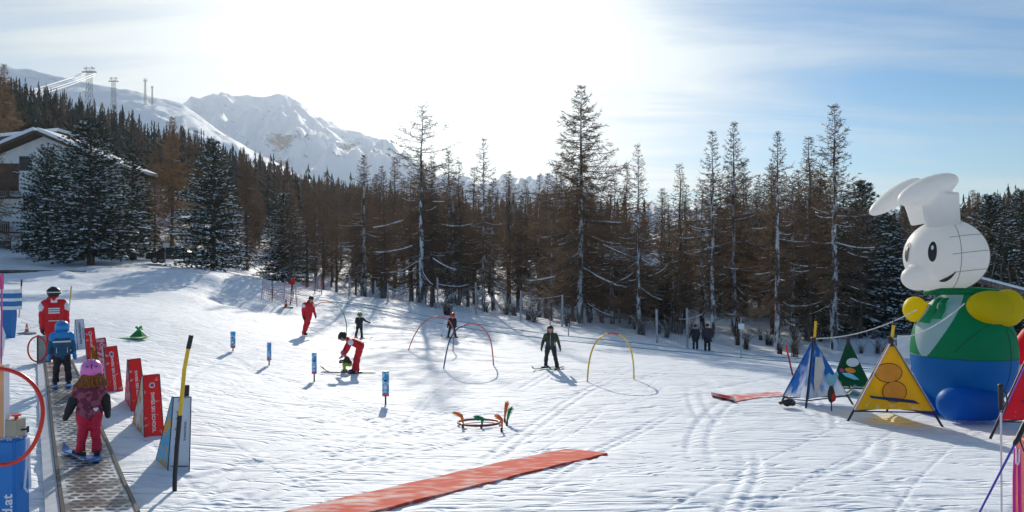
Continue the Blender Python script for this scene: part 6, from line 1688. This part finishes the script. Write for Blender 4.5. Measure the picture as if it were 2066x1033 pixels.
person('ski instructor in red suit and black helmet bending over a small child on skis', (716, 753), 112,
    std(head=(-.215, .66, -.04), shL=(-.10, .60, .10), shR=(-.075, .585, -.11), elL=(-.16, .46, .06), elR=(-.13, .43, -.13), wrL=(-.21, .37, -.02), wrR=(-.20, .35, -.10), hipL=(.10, .50, .06), hipR=(.10, .49, -.06), knL=(.03, .28, .07), knR=(.05, .27, -.06), anL=(-.01, .06, .07), anR=(.03, .05, -.06), look=(-.75, -.62, -.15)),
    dict(jacket=M_REDK, trousers=M_REDK, glove=mat('salmon_glove', (.6, .25, .2), .6)), helmet=M_BLACK, face=-1, goggles=M_DARKLENS, extra=x_bend, vox=.018, fat=1.1, skis=(.93, .024, .36, M_SKIB), toe=dict(L=(-1, 0, -.12), R=(-1, 0, -.12)))
M_LIME = mat('lime_trousers', (.50, .75, .02), .6, .1, 8, .2); M_GREYJ = mat('grey_brown_jacket', (.07, .065, .055), .7, .2)
person('small crouching child with blue helmet and lime trousers held by the bending instructor', (697, 750), 62,
    std(head=(-.06, .60, -.02), shL=(.02, .47, .09), shR=(.03, .47, -.10), elL=(-.03, .36, .10), elR=(-.02, .33, -.12), wrL=(-.12, .35, .06), wrR=(-.12, .32, -.08), hipL=(.13, .25, .06), hipR=(.14, .25, -.06), knL=(-.06, .24, .07), knR=(-.05, .24, -.07), anL=(-.03, .07, .07), anR=(-.02, .07, -.07), look=(-.9, -.35, -.2)),
    dict(jacket=M_GREYJ, trousers=M_LIME), child=True, helmet=M_BLUEH, face=-1, vox=.015, fat=1.35, skis=(1.1, .04, .35, M_SKIB), toe=dict(L=(-1, 0, -.1), R=(-1, 0, -.1)))
person('child in black with lime green helmet stretching one arm sideways near the arches', (727, 683), 54,
    std(head=(-.02, .885), shL=(-.14, .76, .03), shR=(.10, .76, -.03), elL=(-.17, .62), elR=(.18, .66, -.05), wrL=(-.10, .52, -.08), wrR=(.30, .62, -.08), hipL=(-.09, .47), hipR=(.03, .47), knL=(-.13, .28), knR=(.04, .28), anL=(-.17, .08, .0), anR=(.06, .05)),
    dict(jacket=M_DARKCLOTH, trousers=M_BKTR), child=True, helmet=M_LIMEH, face=-1, vox=.022, goggles=M_DARKLENS, skis=(.85, .03, .45, M_SKIB), toe=dict(L=(.6, 0, -.8), R=(.8, 0, -.6)), fat=1.1)
person('child in black with red helmet skiing away behind the red arches', (912, 683), 52,
    std(head=(.02, .885), shL=(-.10, .76), shR=(.13, .76), elL=(-.14, .62), elR=(.16, .62), wrL=(-.16, .50), wrR=(.15, .50), hipL=(-.05, .47), hipR=(.06, .47), knL=(-.11, .27), knR=(.10, .27), anL=(-.15, .07), anR=(.15, .06)),
    dict(jacket=M_DARKCLOTH, trousers=M_BKTR), child=True, helmet=M_REDH, face=1, vox=.022, skis=(.85, .03, .45, M_SKIB), toe=dict(L=(-.6, 0, .8), R=(.8, 0, -.5)), fat=1.1)
def x_zip(t, j, H, hd, hr, fwd, rt, up, ch, pe, k):
    g = G(); g.box(ch.lerp(pe, .42) + Vector((-H * .01, -H * .083, 0)), (H * .008, .012, H * .24)); g.obj('zip', M_PWH, t)
    g = G(); g.box(ch.lerp(pe, .72) + Vector((H * .085, -H * .078, 0)), (H * .012, .012, H * .07)); g.obj('pocket_zip', M_PWH, t)
person('young skier in olive jacket and orange mirrored goggles facing the camera', (1112, 745), 88,
    std(head=(-.02, .915), shL=(-.13, .79), shR=(.11, .79), elL=(-.185, .63, -.02), elR=(.165, .63, -.02), wrL=(-.215, .50, -.06), wrR=(.20, .50, -.04), hipL=(-.07, .51), hipR=(.055, .51), knL=(-.11, .29), knR=(.09, .29, -.02), anL=(-.125, .075, .02), anR=(.145, .04, -.03)),
    dict(jacket=M_OLIVE, trousers=mat('dark_plum_trousers', (.035, .028, .032), .7, .2, 8, .3), bootL=mat('blue_boot', (.03, .10, .45), .4), bootR=mat('pink_boot', (.65, .10, .25), .4), glove=mat('olive_glove', (.06, .08, .03), .6)), helmet=M_BLACK, face=-1, goggles=M_MIRROR, vox=.018, fat=1.08, extra=x_zip, skis=(.72, .028, .42, M_SKIG), toe=dict(L=(-.75, 0, -.65), R=(-.45, 0, -.9)), hood=True)
M_FUR = mat('grey_fur', (.42, .38, .33), .9, .4, 40)
def x_fur(t, j, H, hd, hr, fwd, rt, up, ch, pe, k):
    g = G(); g.tube([hd - Vector((0, 0, hr * .9)) + Vector((math.cos(a) * hr * 1.15, math.sin(a) * hr * .9, .05 * math.sin(a * 5))) for a in [6.2832 * i / 20 for i in range(21)]], hr * .30, 7, 0, False); g.obj('fur_collar', M_FUR, t)
person('walker in black coat with pale fur collar beyond the rope, left of the pair', (1403, 706), 52,
    std(elL=(-.19, .64), wrL=(-.23, .50), elR=(.17, .63), wrR=(.14, .48)), dict(jacket=M_DARKCLOTH, trousers=M_BKTR), face=1, beanie=M_BLACK, vox=.03, fat=1.3, extra=x_fur)
person('taller walker in dark clothes beyond the rope, right of the pair', (1427, 710), 58,
    std(elL=(-.18, .64), wrL=(-.17, .50), elR=(.19, .66), wrR=(.16, .55)), dict(jacket=mat('dark_anorak', (.04, .04, .05), .8, .2), trousers=M_BKTR), face=1, beanie=M_BLACK, vox=.03, fat=1.25)
